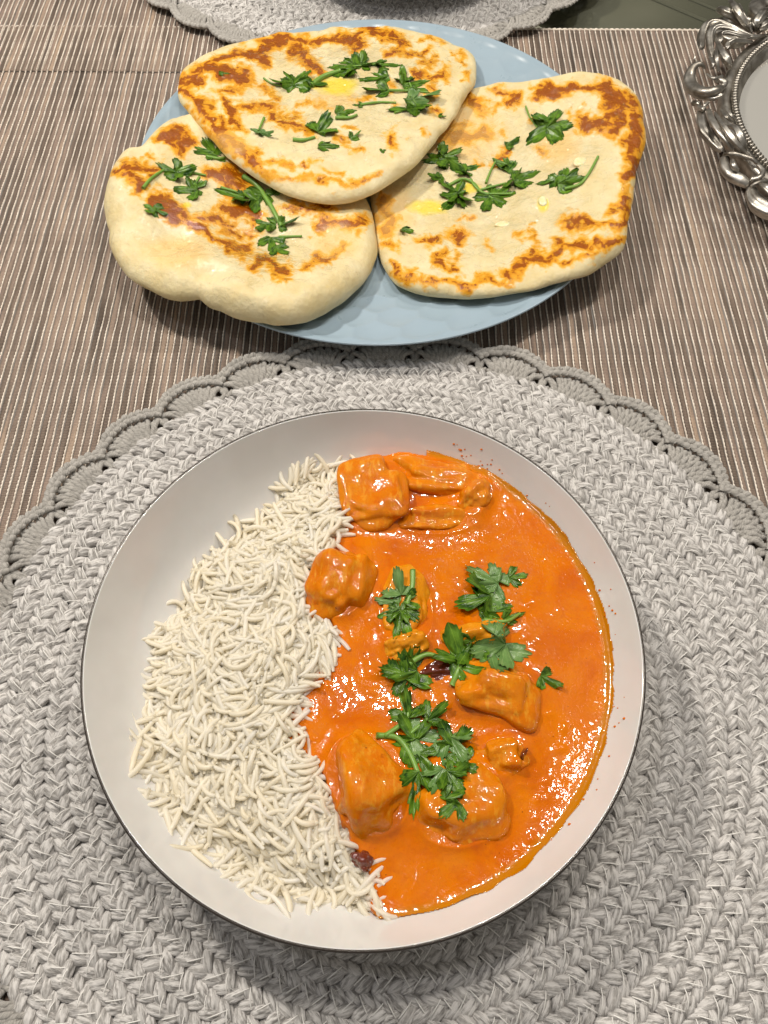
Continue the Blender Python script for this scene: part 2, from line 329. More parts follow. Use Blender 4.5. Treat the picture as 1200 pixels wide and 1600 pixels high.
def woven(name, label, x0, x1, y0, y1, z, seed, hem=True):
    root = tag(empty(name, ((x0 + x1) / 2, (y0 + y1) / 2, z)), label, 'placemat' if 'placemat' in name else 'runner')
    cx, cy = (x0 + x1) / 2, (y0 + y1) / 2
    ribs = [rib_mesh(y0 - cy, y1 - cy, seed + k) for k in range(5)]; ths = [thread_mesh(y0 - cy, y1 - cy, q) for q in range(6)]
    V, Q = box(x0 - cx, x1 - cx, y0 - cy, y1 - cy, -.0007, 0); obj('backing', mkmesh('backing', V, Q, M_back, False), root)
    r_ = random.Random(5); x = x0; k = 0
    while x < x1:
        p = .0040 * r_.uniform(.93, 1.07)
        obj('rib', ribs[r_.randrange(5)], root, Matrix.Translation((x + p / 2 - cx, 0, 0)) @ Matrix.Diagonal((p / .0040, 1, r_.uniform(.8, 1.1), 1)))
        obj('thread', ths[r_.randrange(6)], root, Matrix.Translation((x - cx, r_.uniform(-.0003, .0003), 0))); x += p; k += 1
    for yy in (y1,):
        n = 500; xs = np.linspace(x0 - cx, x1 - cx, n)
        P = np.c_[xs, np.full(n, yy - cy) + .0003 * np.sin(xs * 1570), np.full(n, .0008)]
        V, Q, A = tube(P, .0009 * (1 + .3 * np.sin(xs * 1570)), 6); obj('hem', mkmesh('hem', V, fix(Q), M_thread), root)
woven('table_runner', 'brown and taupe striped woven runner under the plate and the silver mirror', -.345, .345, -.06, .6255, .0, 3)
woven('woven_placemat', 'brown striped woven placemat end lying over the runner at the upper left', -.345, -.06, .569, .90, .0008, 40)

# ============================================================ braided placemats with crochet border
def lobe(seed, nu=9, nv=13):
    r_ = np.random.default_rng(seed); u = np.linspace(-1, 1, nu); v = np.linspace(-.12, np.pi + .12, nv)
    L, Wd, Hh = .0050, .00255, .0025; U, Vv = np.meshgrid(u, v, indexing='ij')
    prof = (1 - np.abs(U) ** 2.6 * .93) ** .55; ph = r_.uniform(0, 6)
    rid = 1 + .13 * np.cos(6.2 * Vv + 2.6 * U + ph) + .05 * np.cos(13 * Vv - 3 * U + ph * 2)
    X = U * L; Y = -np.cos(Vv) * Wd * prof * rid; Z = np.sin(Vv) * Hh * prof * rid - .0014 * U ** 2
    A = np.stack([U * .9 + seed * 3.1, Vv / 3.14 * 1.5, np.full_like(U, seed * 1.37)], -1)
    return np.stack([X, Y, Z], -1).reshape(-1, 3), grid_faces(nu, nv), A.reshape(-1, 3)
LOBES = [lobe(k) for k in range(10)]
def braided_mat(center, R, z0, label, phase, nparts, crop=None):
    root = tag(empty('braided_placemat', (*center, z0)), label, 'placemat', 'round braided placemats with crochet borders')
    pitch = .0096; rings = int((R - .035) / pitch); S = []
    for i in range(rings):
        rc = R - pitch * (i + .5)
        for side in (-1, 1):
            rr = rc + side * pitch * .245; n = int(2 * np.pi * rr / .0058)
            for k in range(n):
                th = 2 * np.pi * (k + .25 * side + rng.normal(0, .05)) / n + i * 1.7
                S.append((rr + rng.normal(0, .0002), th, side, rng.integers(10), rng.uniform(.9, 1.12), rng.normal(0, .13), rng.normal(0, .00035)))
    mats = []
    for rr, th, side, k, s, da, dz in S:
        ang = th + np.pi / 2 - side * .68 + da; c, sn = np.cos(ang), np.sin(ang)
        tl = -.16 * side * 0 + .20                       # each strand dives under the next
        Rz = np.array([[c, -sn, 0], [sn, c, 0], [0, 0, 1]]); Ry = np.array([[np.cos(tl), 0, -np.sin(tl)], [0, 1, 0], [np.sin(tl), 0, np.cos(tl)]])
        mats.append((Rz @ Ry @ np.diag([s, s * rng.uniform(.92, 1.1), s]), np.array([rr * np.cos(th), rr * np.sin(th), .0030 + dz])))
    pos = np.array([m_[1] for m_ in mats]) + np.array([*center, z0]); px = Pj(pos); dist = np.linalg.norm(pos - CAM, axis=1)
    vis = (px[:, 0] > -10) & (px[:, 0] < 1210) & (px[:, 1] > -10) & (px[:, 1] < 1610) & ((pos[:, 0] + .0079) ** 2 + (pos[:, 1] - .107) ** 2 > .117 ** 2)
    order = np.argsort(np.where(vis, dist, 99)); single = set(order[:nparts].tolist()) if nparts else set()
    vm = [mkmesh('braid_strand', *L_[:2], M_braid, fib=L_[2]) for L_ in LOBES]; mb = MB()
    for q, (M3, t) in enumerate(mats):
        k = S[q][3]
        if q in single:
            M = Matrix([[*M3[i], t[i]] for i in range(3)] + [[0, 0, 0, 1]]); obj('braid_strand', vm[k], root, M)
        else:
            Vv, Qq, Aa = LOBES[k]; mb.add(Vv @ M3.T + t, Qq, Aa + np.array([0, 0, q * .713 % 50]))
    tag(obj('braid', mb.mesh('braid', M_braid), root), kind='stuff')
    V, Q = lathe([(0, .0004), (R - .003, .0004), (R - .003, .0022), (0, .0022)], 96); obj('backing', mkmesh('backing', V, Q, M_back), root)
    mb = MB()                                            # zigzag sewing thread
    for i in range(rings):
        rc = R - pitch * (i + 1); n = int(2 * np.pi * rc / .0108)
        if n < 8: continue
        for k in range(n):
            t0 = 2 * np.pi * (k + rng.normal(0, .03)) / n + i; dt = 2 * np.pi / n
            for (ra, ta, rb, tb_) in ((-.0036, .0, .0030, .36), (.0034, .46, -.0030, .95)):
                if rng.random() < .06: continue
                Pp = []
                for f in (0, .35, .7, 1):
                    r0 = rc + (ra * (1 - f) + rb * f) * .95; tt = t0 + dt * (ta * (1 - f) + tb_ * f)
                    Pp.append((r0 * np.cos(tt), r0 * np.sin(tt), .0062 + .0010 * np.sin(np.pi * f) - (.0016 if f in (0, 1) else 0)))
                V, Q, A = tube(Pp, .00023, 4, close=False); mb.add(V, Q, A)
    tag(obj('sewing_thread', mb.mesh('sewing_thread', M_stitch), root), kind='stuff')
    mb = MB()
    for k in range(900 if nparts else 250):
        r0, t0, a0 = rng.uniform(.05, R + .015), rng.uniform(0, 6.283), rng.uniform(0, 6.283); f = np.linspace(0, 1, 7); Lh = rng.uniform(.002, .0065); cv_ = rng.normal(0, 1.6)
        ang = a0 + cv_ * f; P = np.c_[r0 * np.cos(t0) + np.cumsum(np.cos(ang)) * Lh / 7, r0 * np.sin(t0) + np.cumsum(np.sin(ang)) * Lh / 7, .0056 + .0018 * np.sin(np.pi * f) * rng.uniform(.3, 1.2)]
        V, Q, A = tube(P, .000055, 4, close=False); mb.add(V, Q, A)
    tag(obj('loose_fibres', mb.mesh('loose_fibres', M_stitch), root), kind='stuff')
    # crochet border
    NS = 33; half = np.pi / NS
    def pol(aa, bb, zz, s=1): aa = np.asarray(aa, float); rr = R + np.asarray(bb, float); return np.stack([rr * np.cos(aa / R), rr * np.sin(aa / R), zz + 0 * rr], -1)
    HW = R * half
    def scallop(seed):
        r_ = np.random.default_rng(seed); mb = MB()
        for j in range(8):
            t = -1 + 2 * j / 7 + r_.normal(0, .02); a0 = t * HW * .52; a1 = t * HW * .93; b1 = .0140 - .0062 * t * t; f = np.linspace(0, 1, 9)
            aa = a0 + (a1 - a0) * f ** 1.2; bb = -.0012 + (b1 + .0012) * f; zz = .0024 + .0032 * np.sin(np.pi * np.clip(f * 1.1, 0, 1)) + r_.normal(0, .0002)
            for dd in (-.0010, .0010):
                V, Q, A = tube(pol(aa + dd * (1 + .4 * np.cos(f * 9)), bb, zz + dd * .5 * np.sin(f * 12)), .00135, 8, 3, 1300, .22, seed=seed * 2.3 + j, phase=r_.uniform(0, 6)); mb.add(V, Q, A)
            P = pol(a1 * .78 + np.linspace(-.0016, .0016, 5), b1 * .70 + np.linspace(-.001, .0012, 5) * (1 if j % 2 else -1), .0042)
            V, Q, A = tube(P, .0010, 8, 3, 1500, .22, seed=j + 9.5); mb.add(V, Q, A)
        nl = 11
        for j in range(nl):                              # outer chain of interlocked loops
            t = -1.03 + 2.06 * (j + .5) / nl
            for sd in (-1, 1):
                f = np.linspace(-1, 1, 6); tt = t + f * .118; aa = tt * HW * .99; bb = .0163 - .0070 * tt * tt + sd * .00125 + f * sd * -.0010 + r_.normal(0, .00025)
                P = pol(aa, bb, .0044 + .0012 * (1 - f ** 2) - .0008 * f); V, Q, A = tube(P, .00175 * (1 - .35 * f ** 4), 8, 3, 1300, .22, seed=seed + j * 1.9 + sd); mb.add(V, Q, A)
        for j in range(7):                               # base knots joining the braid
            t = -1 + 2 * j / 6; P = pol(t * HW * .9 + np.linspace(-.0024, .0024, 5), -.0008 + np.linspace(-.0014, .0014, 5) * (1 if j % 2 else -1), .0036 + r_.normal(0, .0003))
            V, Q, A = tube(P, .0013, 8, 3, 1200, .22, seed=j + 20.5); mb.add(V, Q, A)
        for sd in (-1, 1):                               # the gather between two shells
            P = pol(sd * HW * (1 - .12 * np.linspace(0, 1, 6)), np.linspace(-.001, .0085, 6), .0030); V, Q, A = tube(P, .0016, 8, 3, 1200, .22, seed=31.5); mb.add(V, Q, A)
        return mkmesh('crochet_scallop', np.concatenate(mb.V), fix(np.concatenate(mb.Q)), M_crochet, fib=np.concatenate(mb.A))
    sm = [scallop(s) for s in (1, 2, 3)]
    for k in range(NS): obj('crochet_scallop', sm[k % 3], root, Matrix.Rotation(phase + 2 * np.pi * k / NS, 4, 'Z') @ Matrix.Diagonal((1, 1, 1, 1)))
    return root
HP = math.pi / 33
braided_mat((.0064, .1068), .1905, .0016, 'round grey and white braided placemat with scalloped crochet border under the white curry bowl', math.radians(21.35) + HP, 298)
braided_mat((-.0198, .7916), .2000, .0030, 'round grey braided placemat with scalloped border at the far edge under the far bowl', .05, 0)

# ============================================================ bowls
BC = np.array([-.0079, .1143]); BZ = .0072
INNER = [(0, .0115), (.030, .0115), (.055, .0120), (.070, .0145), (.082, .0195), (.091, .0262), (.098, .0335), (.1035, .0412), (.1076, .0480), (.1108, .0540), (.1113, .0549), (.11175, .0550)]
INNER = [(a_, b_ * .92) for a_, b_ in INNER]
def bowl(name, cx, cy, z, sc_, m_in, m_rim, label, cat):
    root = tag(empty(name, (cx, cy, z)), label, cat); s = sc_
    prof = smoothpath(INNER, 60); outer = [(.1112, .0531), (.1096, .0468), (.1062, .0400), (.1015, .0325), (.0945, .0245), (.0850, .0165), (.0720, .0105), (.0600, .0070), (.0580, .0000), (.0545, .0000), (.0530, .0050), (0, .0055)]
    outer = [(a_, b_ * .92) for a_, b_ in outer]; out = np.vstack([smoothpath(outer[:7], 30), outer[7:]])
    P = np.vstack([prof, out]) * s; V, Q = lathe(P, 256); obj('body', mkmesh('body', V, Q, m_in), root)
    th = np.linspace(0, 2 * np.pi, 15, endpoint=False)
    band = [(.11150, .0545), (.11165, .0550), (.1120, .0552), (.1126, .0549), (.11285, .0540), (.1126, .0524), (.1121, .0512), (.1109, .0513)]
    V, Q = lathe(np.array(band + band[:1]) * s * [1, .92], 256); obj('rim_band', mkmesh('rim_band', V, Q, m_rim), root); return root
bowl('curry_bowl', BC[0], BC[1], .055 - .055 + .0, 1., M_white, M_dark, 'wide white ceramic bowl with a thin dark rim holding rice and orange curry', 'bowl')
bpy.data.objects['curry_bowl'].location.z = .0045
bowl('shaded_bowl', .0085, .728, .0095, 1., M_shaded, M_shaded, 'white bowl with its shade painted grey, cut off by the top of the photograph on the far placemat', 'bowl')  # same white bowl as the near one, its shaded wall painted grey
pin = np.array(smoothpath(INNER, 60)); 
def wallz(r): return np.interp(r, pin[:, 0], pin[:, 1] + .0045)

# ============================================================ blue plate
PC = np.array([-.005, .4438])
def platez(r): return np.interp(r, [0, .078, .088, .096, .130, .1515], [.0070, .0070, .0078, .0105, .0190, .0235])
nr, na = 150, 540; rr = np.r_[np.linspace(0, .09, 40), np.linspace(.0905, .1508, nr - 40)]; th = np.linspace(0, 2 * np.pi, na, endpoint=False)
RR, TT = np.meshgrid(rr, th, indexing='ij'); Z = platez(RR)
dm = np.full(RR.shape, 9.)
NF = 34
for j, rc in enumerate((.0995, .1135, .1275, .1410)):
    off = (j % 2) * .5; kk = np.round(TT / (2 * np.pi) * NF - off) + off
    dt = (TT - kk * 2 * np.pi / NF) * rc; dm = np.minimum(dm, (dt / .0125) ** 2 + ((RR - rc) / .0100) ** 2)
face = np.clip(1 - dm, -1, 1) * sst(.088, .096, RR) * (1 - sst(.1455, .150, RR)); Z = Z - .0019 * face
V1 = np.stack([RR * np.cos(TT), RR * np.sin(TT), Z], -1).reshape(-1, 3)
lip = [(.1514, .0238), (.1520, .0236), (.1523, .0229), (.1518, .0222), (.149, .0208), (.128, .0150), (.098, .0060), (.090, .0015), (.086, .0012), (.084, .0030), (0, .0035)]
V2, Q2 = lathe(lip, na); V = np.vstack([V1, V2]); Q = grid_faces(nr + len(lip), na, False, True)
pl = tag(empty('blue_plate', (*PC, .0012)), 'large pale blue plate with faceted rim holding three naan breads', 'plate')
obj('body', mkmesh('body', V, Q, M_blue), pl)

# ============================================================ naan
def seg_d(px, a, b):
    a = np.array(a, float); b = np.array(b, float); ab = b - a; t = np.clip(((px - a) @ ab) / max(ab @ ab, 1e-9), 0, 1)[:, None]
    return np.linalg.norm(px - a - t * ab, axis=1)
def stroke_val(px, strokes, k, ox, oy, soft):
    r = np.full(len(px), -.6); px = px + np.c_[fbm(px, 1 / 26., 3, 71), fbm(px, 1 / 26., 3, 72)] * 9 + np.c_[noise(px, 1 / 6., 73), noise(px, 1 / 6., 74)] * 2.6
    for st in strokes:
        *pts, w = st; q = [(ox + x / k, oy + y / k) for x, y in pts]; w = w / k
        if len(q) == 1: q = q * 2
        d = np.min([seg_d(px * [1, 1.25], np.array(a) * [1, 1.25], np.array(b) * [1, 1.25]) for a, b in zip(q[:-1], q[1:])], axis=0)
        r = np.maximum(r, np.clip(.50 + (w * 1.45 - d) / soft, -.6, 1.1 if w * k > 14 else .8))
    return r
SURF = {}
def naan(key, label, outline, k, ox, oy, basef, thick, edge, bumps, strokes, butter, warm, bubble, tiltn=0):
    px = np.array([(ox + x / k, oy + y / k) for x, y in outline]); zz = np.full(len(px), .02)
    for it in range(8):
        Pw = np.array([W(x, y, z) for (x, y), z in zip(px, zz)]); zz = basef(Pw[:, 0], Pw[:, 1]) + .42 * thick
    c = Pw[:, :2].mean(0); v = Pw[:, :2] - c; an = np.unwrap(np.arctan2(v[:, 1], v[:, 0])); rd = np.hypot(*v.T)
    if an[-1] < an[0]: an = an[::-1]; rd = rd[::-1]
    na = 560; th = np.linspace(0, 2 * np.pi, na, endpoint=False); R = np.interp((th - an[0]) % (2 * np.pi) + an[0], np.r_[an, an[0] + 2 * np.pi], np.r_[rd, rd[0]])
    ker = np.array([1, 4, 6, 4, 1.]) / 16
    for _ in range(3): R = np.convolve(np.r_[R[-2:], R, R[:2]], ker, 'valid')
    R = R + .0006 * noise(np.c_[np.cos(th), np.sin(th)], 7, 3 + thick * 1e4)
    t = 1 - (1 - np.linspace(0, 1, 120)) ** 1.9; T, TH = np.meshgrid(t, th, indexing='ij'); RM = T * R[None]
    X = c[0] + RM * np.cos(TH); Y = c[1] + RM * np.sin(TH); D = (1 - T) * R[None]; P2 = np.c_[X.ravel(), Y.ravel()]
    ew = edge(TH, X, Y); th_ = thick * bubble(X, Y)
    arc = np.sqrt(np.clip(1 - (1 - np.clip(D / ew, 0, 1)) ** 2, 0, 1))
    nz = fbm(P2, 38, 4, int(thick * 1e5)).reshape(X.shape) * bumps + fbm(P2, 160, 3, 5).reshape(X.shape) * bumps * .22
    px0 = Pj(np.c_[P2, (basef(X, Y) + th_).ravel()])
    to = stroke_val(px0, strokes, k, ox, oy, 17.).reshape(X.shape)
    nz = nz + np.clip(to, 0, 1) * bumps * .35
    Zt = basef(X, Y) + th_ * (.42 + .58 * arc) + nz * arc
    Zb = basef(X, Y) + thick * .42 * (1 - arc)
    Vt = np.stack([X, Y, Zt], -1).reshape(-1, 3); Vb = np.stack([X, Y, Zb], -1).reshape(-1, 3); n = len(Vt)
    Q = np.vstack([grid_faces(120, na, False, True), grid_faces(120, na, False, True, n)[:, ::-1]])
    k0 = (119 * na + np.arange(na)); k1 = (119 * na + (np.arange(na) + 1) % na); Q = np.vstack([Q, np.stack([k0, n + k0, n + k1, k1], 1)])
    # seal: drop the duplicate seam by letting the bottom edge meet the top edge
    px1 = Pj(Vt); toast = stroke_val(px1, strokes, k, ox, oy, 17.)
    bt = np.zeros(len(Vt)); 
    for (bx, by, rx, ry) in butter:
        q = ((px1[:, 0] - ox - bx / k) / (rx / k)) ** 2 + ((px1[:, 1] - oy - by / k) / (ry / k)) ** 2; bt = np.maximum(bt, np.clip(1.25 - q, 0, 1))
    wt = np.clip(1 - (T.ravel() - .35) / .65, 0, 1) * .30 + .26 + np.clip(bt, 0, 1) * .7 + np.clip(toast, 0, 1) * .08
    wm = np.zeros(len(Vt))
    for (bx, by, rx, ry) in warm:
        q = ((px1[:, 0] - ox - bx / k) / (rx / k)) ** 2 + ((px1[:, 1] - oy - by / k) / (ry / k)) ** 2; wm = np.maximum(wm, np.clip(1.2 - q, 0, 1))
    z0 = np.zeros(n); V = np.vstack([Vt, Vb]); loc = np.array([c[0], c[1], float(Zb.min())])
    me = mkmesh('naan_bread', V - loc, Q, M_naan, toast=np.r_[toast, z0 - .1], butter=np.r_[bt, z0], wet=np.r_[wt, z0], warm=np.r_[wm, z0])
    o = obj('naan_bread', me); o.location = loc; tag(o, label, 'flatbread', 'three naan breads on the blue plate')
    SURF[key] = bvh_of(Vt, grid_faces(120, na, False, True)); return o
pz = lambda X, Y: platez(np.hypot(X - PC[0], Y - PC[1])) + .0012
OT = [(20,240),(30,200),(60,165),(110,130),(190,95),(290,70),(340,60),(420,42),(470,48),(530,38),(580,35),(630,18),(700,22),(780,15),(870,15),(930,30),(990,45),(1060,65),(1110,90),(1150,100),(1180,130),(1185,190),(1176,235),(1150,262),(1130,300),(1090,370),(1040,430),(1000,490),(940,550),(870,600),(790,650),(700,685),(620,697),(540,685),(450,660),(370,620),(280,565),(210,510),(160,450),(110,400),(60,340),(25,290)]
OL = [(385,40),(320,65),(265,105),(225,150),(185,190),(120,210),(75,260),(55,330),(38,400),(40,470),(60,520),(65,590),(100,650),(150,710),(220,750),(300,785),(345,797),(400,790),(430,785),(470,820),(520,835),(580,865),(650,880),(710,885),(740,898),(800,893),(880,880),(960,845),(1040,790),(1110,730),(1155,660),(1170,600),(1160,520),(1145,430),(1060,300),(900,180),(700,80),(500,30)]
OR = [(420,90),(500,75),(560,60),(640,62),(720,48),(800,38),(900,32),(980,38),(1060,60),(1130,110),(1155,170),(1158,230),(1170,290),(1150,370),(1125,430),(1118,500),(1110,570),(1090,640),(1090,700),(1075,750),(1010,800),(940,850),(860,870),(780,888),(700,910),(600,930),(500,942),(400,948),(300,940),(200,920),(130,890),(90,840),(65,780),(50,700),(40,620),(28,560),(20,520),(100,430),(200,330),(300,200),(380,120)]
ST = [[(60,200),(130,150),(250,110),(340,85),(430,62),(540,60),(630,42),(720,50),(800,32),(870,40),(900,75),24],[(300,110),(350,130),26],[(470,100),(520,150),(560,172),28],[(700,60),(718,88),26],[(845,108),(985,112),15],[(880,60),(890,100),20],
 [(50,215),(95,220),28],[(40,255),(110,300),(150,360),(185,420),22],[(150,160),(240,190),(270,215),24],[(180,250),(262,250),13],[(200,290),(235,330),(240,400),22],[(250,320),(350,320),(420,370),(500,400),17],[(335,235),(395,300),11],[(440,340),(500,360),12],[(490,300),(590,320),10],
 [(180,430),(250,490),(330,540),22],[(260,470),(350,550),18],[(340,570),(420,600),(530,600),(600,622),(690,622),13],[(400,545),(460,545),12],[(510,540),(570,540),12],[(610,570),(680,570),10],[(715,605),(815,575),11],[(640,440),(720,490),(765,490),6],[(660,395),(710,405),6],[(865,430),(878,475),17],
 [(950,195),(1060,182),17],[(990,160),(1030,135),9],[(985,225),(1010,270),10],[(1015,330),(1045,330),12],[(985,412),13],[(1150,170),(1160,220),9],[(1120,120),9],[(850,240),11],[(740,280),(790,275),8],[(890,300),7],[(640,20),18],[(960,45),(1060,70),7],[(60,330),(120,400),(200,490),8],[(420,400),(520,430),10]]
SL = [[(280,120),(345,105),(365,135),(325,160),38],[(100,265),(170,235),(235,250),24],[(110,290),(170,325),24],[(215,285),20],[(170,345),22],[(255,385),(320,420),(390,480),(430,500),32],[(430,450),(500,450),(560,470),20],[(430,500),(490,545),(560,570),(640,580),24],[(500,270),(560,285),(620,310),36],[(530,300),(560,350),26],[(520,400),(620,430),(680,470),25],[(530,490),(600,510),(660,520),18],[(625,600),12],[(670,650),(740,650),(800,660),26],[(740,690),(790,715),16],[(890,652),(940,615),(1030,585),17],[(800,400),(870,430),(950,440),22],[(960,480),(1040,470),(1105,460),28],[(1095,510),18],[(900,390),(1000,400),15],[(880,522),8],[(690,440),(720,460),14]]
SR = [[(450,110),(480,150),25],[(560,80),(640,110),(600,140),20],[(555,160),14],[(720,92),(800,78),(900,58),(980,70),(1060,90),(1120,150),24],[(1000,80),(1040,140),(1050,200),40],[(890,195),(930,240),(1000,245),(1060,220),30],[(1125,180),(1142,280),(1130,350),(1108,420),(1090,460),30],[(1080,290),(1110,330),25],[(360,270),(440,300),(500,250),26],[(400,230),20],[(580,330),(580,370),20],[(487,380),12],[(590,250),10],[(740,345),20],[(700,190),12],[(80,540),(60,600),(130,610),(70,680),24],[(70,730),(140,740),12],[(220,710),(290,700),18],[(360,680),(390,700),24],[(290,770),(330,790),(400,822),18],[(400,765),12],[(120,820),(190,868),(300,880),(430,890),(560,872),14],[(590,840),(660,800),(760,770),(830,712),(900,725),(1000,732),(1050,700),24],[(660,680),(690,720),14],[(845,615),(900,650),(1000,645),(1070,620),(1082,560),(1095,520),20],[(1000,590),(1060,560),14],[(830,782),(950,762),15],[(512,733),8],[(395,620),(440,625),7],[(680,628),7],[(830,175),10]]
naan('R', 'right naan with a broad browned strip down its right edge and two garlic slices', OR, 2.6667, 570, 110, lambda X, Y: pz(X, Y) + .0012 - .0022 * sst(.145, .18, np.hypot(X - PC[0], Y - PC[1])), .0095, lambda TH, X, Y: .0075, .0012, SR, [(265, 570, 95, 36), (430, 490, 60, 28), (742, 560, 28, 36)], [(400, 260, 230, 160), (120, 600, 120, 130), (800, 300, 120, 120)], lambda X, Y: 1. + .1 * np.sin(X * 60))
def bl(X, Y):
    q = Pj(np.c_[X.ravel(), Y.ravel(), np.full(X.size, .03)]).reshape(*X.shape, 2); x, y = q[..., 0], q[..., 1]
    g = lambda cx, cy, rx, ry: np.exp(-((x - cx) / rx) ** 2 - ((y - cy) / ry) ** 2)
    return 1 - .42 * g(270, 385, 42, 28) - .30 * g(400, 370, 90, 40) + .30 * g(480, 470, 120, 45) + .16 * g(215, 300, 40, 50) + .12 * g(268, 215, 30, 22) - .3 * g(322, 446, 26, 16) + .12 * g(340, 425, 30, 20) + .12 * g(350, 270, 60, 30)
naan('L', 'left naan with a thick pale puffed front edge and dark brown blisters', OL, 2.6667, 150, 170, lambda X, Y: pz(X, Y) + .0010 - .0030 * sst(.145, .18, np.hypot(X - PC[0], Y - PC[1])), .0155, lambda TH, X, Y: .0125 - .003 * sst(.42, .50, Y), .0013, SL, [(380, 400, 22, 14)], [(340, 600, 180, 90), (1000, 550, 130, 90)], bl)
def bt_(X, Y): return .0265 + .004 * sst(.02, -.10, X) - .006 * sst(.47, .56, Y) + .002 * np.cos(X * 40) + .0015 * np.sin(Y * 60 + 1)
naan('T', 'topmost naan overlapping the other two with a yellow butter pool near its middle', OT, 2.5, 270, 40, bt_, .0088, lambda TH, X, Y: .0085, .0012, ST, [(645, 235, 92, 44), (560, 225, 40, 25)], [(640, 300, 120, 60), (220, 460, 120, 60)], lambda X, Y: 1. + 0 * X)
def onsurf(key, x, y, dz=0.):
    d = W(x, y, 0) - CAM; d /= np.linalg.norm(d); h = SURF[key].ray_cast(Vector(CAM), Vector(d))
    if h[0] is None: return W(x, y, .04 if key == 'C' else .03) + np.array([0, 0, dz])
    return np.array(h[0]) + np.array([0, 0, dz])
def zat(key, x, y):
    h = SURF[key].ray_cast(Vector((x, y, .2)), Vector((0, 0, -1))); return h[0].z if h[0] is not None else None
# garlic slices
def garlic(x, y, wx, wy, rot, label):
    p = onsurf('R', x, y); th = np.linspace(0, 2 * np.pi, 20, endpoint=False); V = []
    for (f, z) in ((0, .0013), (.5, .0013), (.85, .0010), (1, .0004), (.9, -.0004), (0, -.0005)):
        for t in th: V.append((f * wx * np.cos(t) * (1 + .12 * np.cos(2 * t + 1)), f * wy * np.sin(t) * (1 + .1 * np.sin(t)), z))
    o = obj('garlic_slice', mkmesh('garlic_slice', V, grid_faces(6, 20, False, True), M_garlic)); o.location = p; o.rotation_euler = (.12, 0, rot)
    tag(o, label, 'garlic', 'garlic slices on the right naan')
garlic(848, 316, .0026, .0042, -.1, 'oval pale garlic slice just below the small cilantro sprig on the right naan')
garlic(906, 254, .0048, .0036, .8, 'rough pale garlic lump beside the curved cilantro stem on the right naan')
garlic(786, 352, .0050, .0026, .1, 'thin translucent garlic slice near the middle of the right naan')

# ============================================================ curry: sauce and pieces
ZS = .0405
PCS = [ # name, px centre, radii px, rotation deg, height, boxy, material, label
 ('chicken_piece', 582, 768, 52, 50, 8, .0066, .70, 'M', 'boxy sauced chicken chunk at the top left of the curry beside the rice'),
 ('chicken_piece', 530, 903, 48, 58, -10, .0082, .92, 'M', 'knobbly sauced chicken chunk leaning on the rice below the topmost chunk'),
 ('chicken_piece', 690, 742, 74, 28, -8, .0044, .85, 'M', 'long shredded chicken piece at the top edge of the curry'),
 ('chicken_piece', 742, 775, 24, 30, -35, .0058, .9, 'M', 'small shredded chicken knob right of the long top piece'),
 ('chicken_piece', 690, 806, 62, 24, 6, .0036, .9, 'M', 'flat chicken strip under the shredded top piece'),
 ('chicken_piece', 633, 948, 42, 62, 4, .0048, .85, 'M', 'tall pale chicken piece under the spiky cilantro sprig'),
 ('chicken_piece', 634, 1008, 34, 20, 12, .0062, .75, 'M', 'small pale yellow chicken strip just above the left cilantro leaf'),
 ('chicken_piece', 742, 990, 52, 18, 6, .0060, .75, 'M', 'thin yellow chicken strip directly above the pale cilantro leaf pair'),
 ('chicken_piece', 772, 1075, 64, 44, -16, .0070, .70, 'M', 'angular chicken chunk under the pale cilantro leaf pair'),
 ('chicken_piece', 575, 1222, 62, 84, 24, .0100, .96, 'M', 'largest rounded chicken chunk at the lower left of the curry'),
 ('chicken_piece', 716, 1252, 76, 70, 10, .0076, .95, 'M', 'broad rounded chicken chunk under the big cilantro cluster'),
 ('chicken_piece', 786, 1180, 36, 30, 10, .0050, .78, 'M', 'small square chicken chunk right of the big cilantro cluster'),
 ('onion_piece', 566, 1342, 17, 15, -30, .0024, .85, 'O', 'glossy dark red onion bit at the bottom left of the curry'),
 ('onion_piece', 684, 1044, 34, 19, 5, .0022, .85, 'O', 'glossy dark red piece added for the dark gap between the cilantro leaves mid curry'),  # dark piece added in place of a dark gap in the sauce
 ('onion_piece', 818, 1178, 6, 14, -25, .0030, .85, 'O', 'tiny dark red sliver right of the small square chicken chunk'),
]
SAUCE = [(558,716),(600,708),(660,708),(740,722),(810,760),(880,830),(930,905),(975,1000),(978,1100),(960,1180),(910,1270),(850,1340),(780,1390),(700,1425),(630,1440),(572,1428),(562,1345),(524,1280),(498,1220),(436,1165),(442,1110),(470,1055),(520,1000),(500,950),(476,905),(500,860),(530,800),(540,750)]
SP = np.array([W(x, y, ZS)[:2] for x, y in SAUCE])
def inside(P, poly):
    x, y = P[:, 0], P[:, 1]; c = np.zeros(len(P), bool); j = len(poly) - 1
    for i in range(len(poly)):
        xi, yi = poly[i]; xj, yj = poly[j]
        c ^= ((yi > y) != (yj > y)) & (x < (xj - xi) * (y - yi) / (yj - yi + 1e-12) + xi); j = i
    return c
def polyd(P, poly, closed=True):
    n = len(poly); return np.min([seg_d(P, poly[i], poly[(i + 1) % n]) for i in range(n if closed else n - 1)], axis=0)
info = []
for nm, x, y, rx, ry, rot, hh, bx, mt, lb in PCS:
    c = W(x, y, ZS + .003)[:2]; sx_ = np.linalg.norm(W(x + 10, y, ZS)[:2] - W(x, y, ZS)[:2]) / 10; sy_ = np.linalg.norm(W(x, y + 10, ZS)[:2] - W(x, y, ZS)[:2]) / 10
    info.append((c, rx * sx_, ry * sy_, math.radians(rot), hh, bx))
step = .00036; gx = np.arange(SP[:, 0].min() - .004, SP[:, 0].max() + .008, step); gy = np.arange(SP[:, 1].min() - .007, SP[:, 1].max() + .007, step)
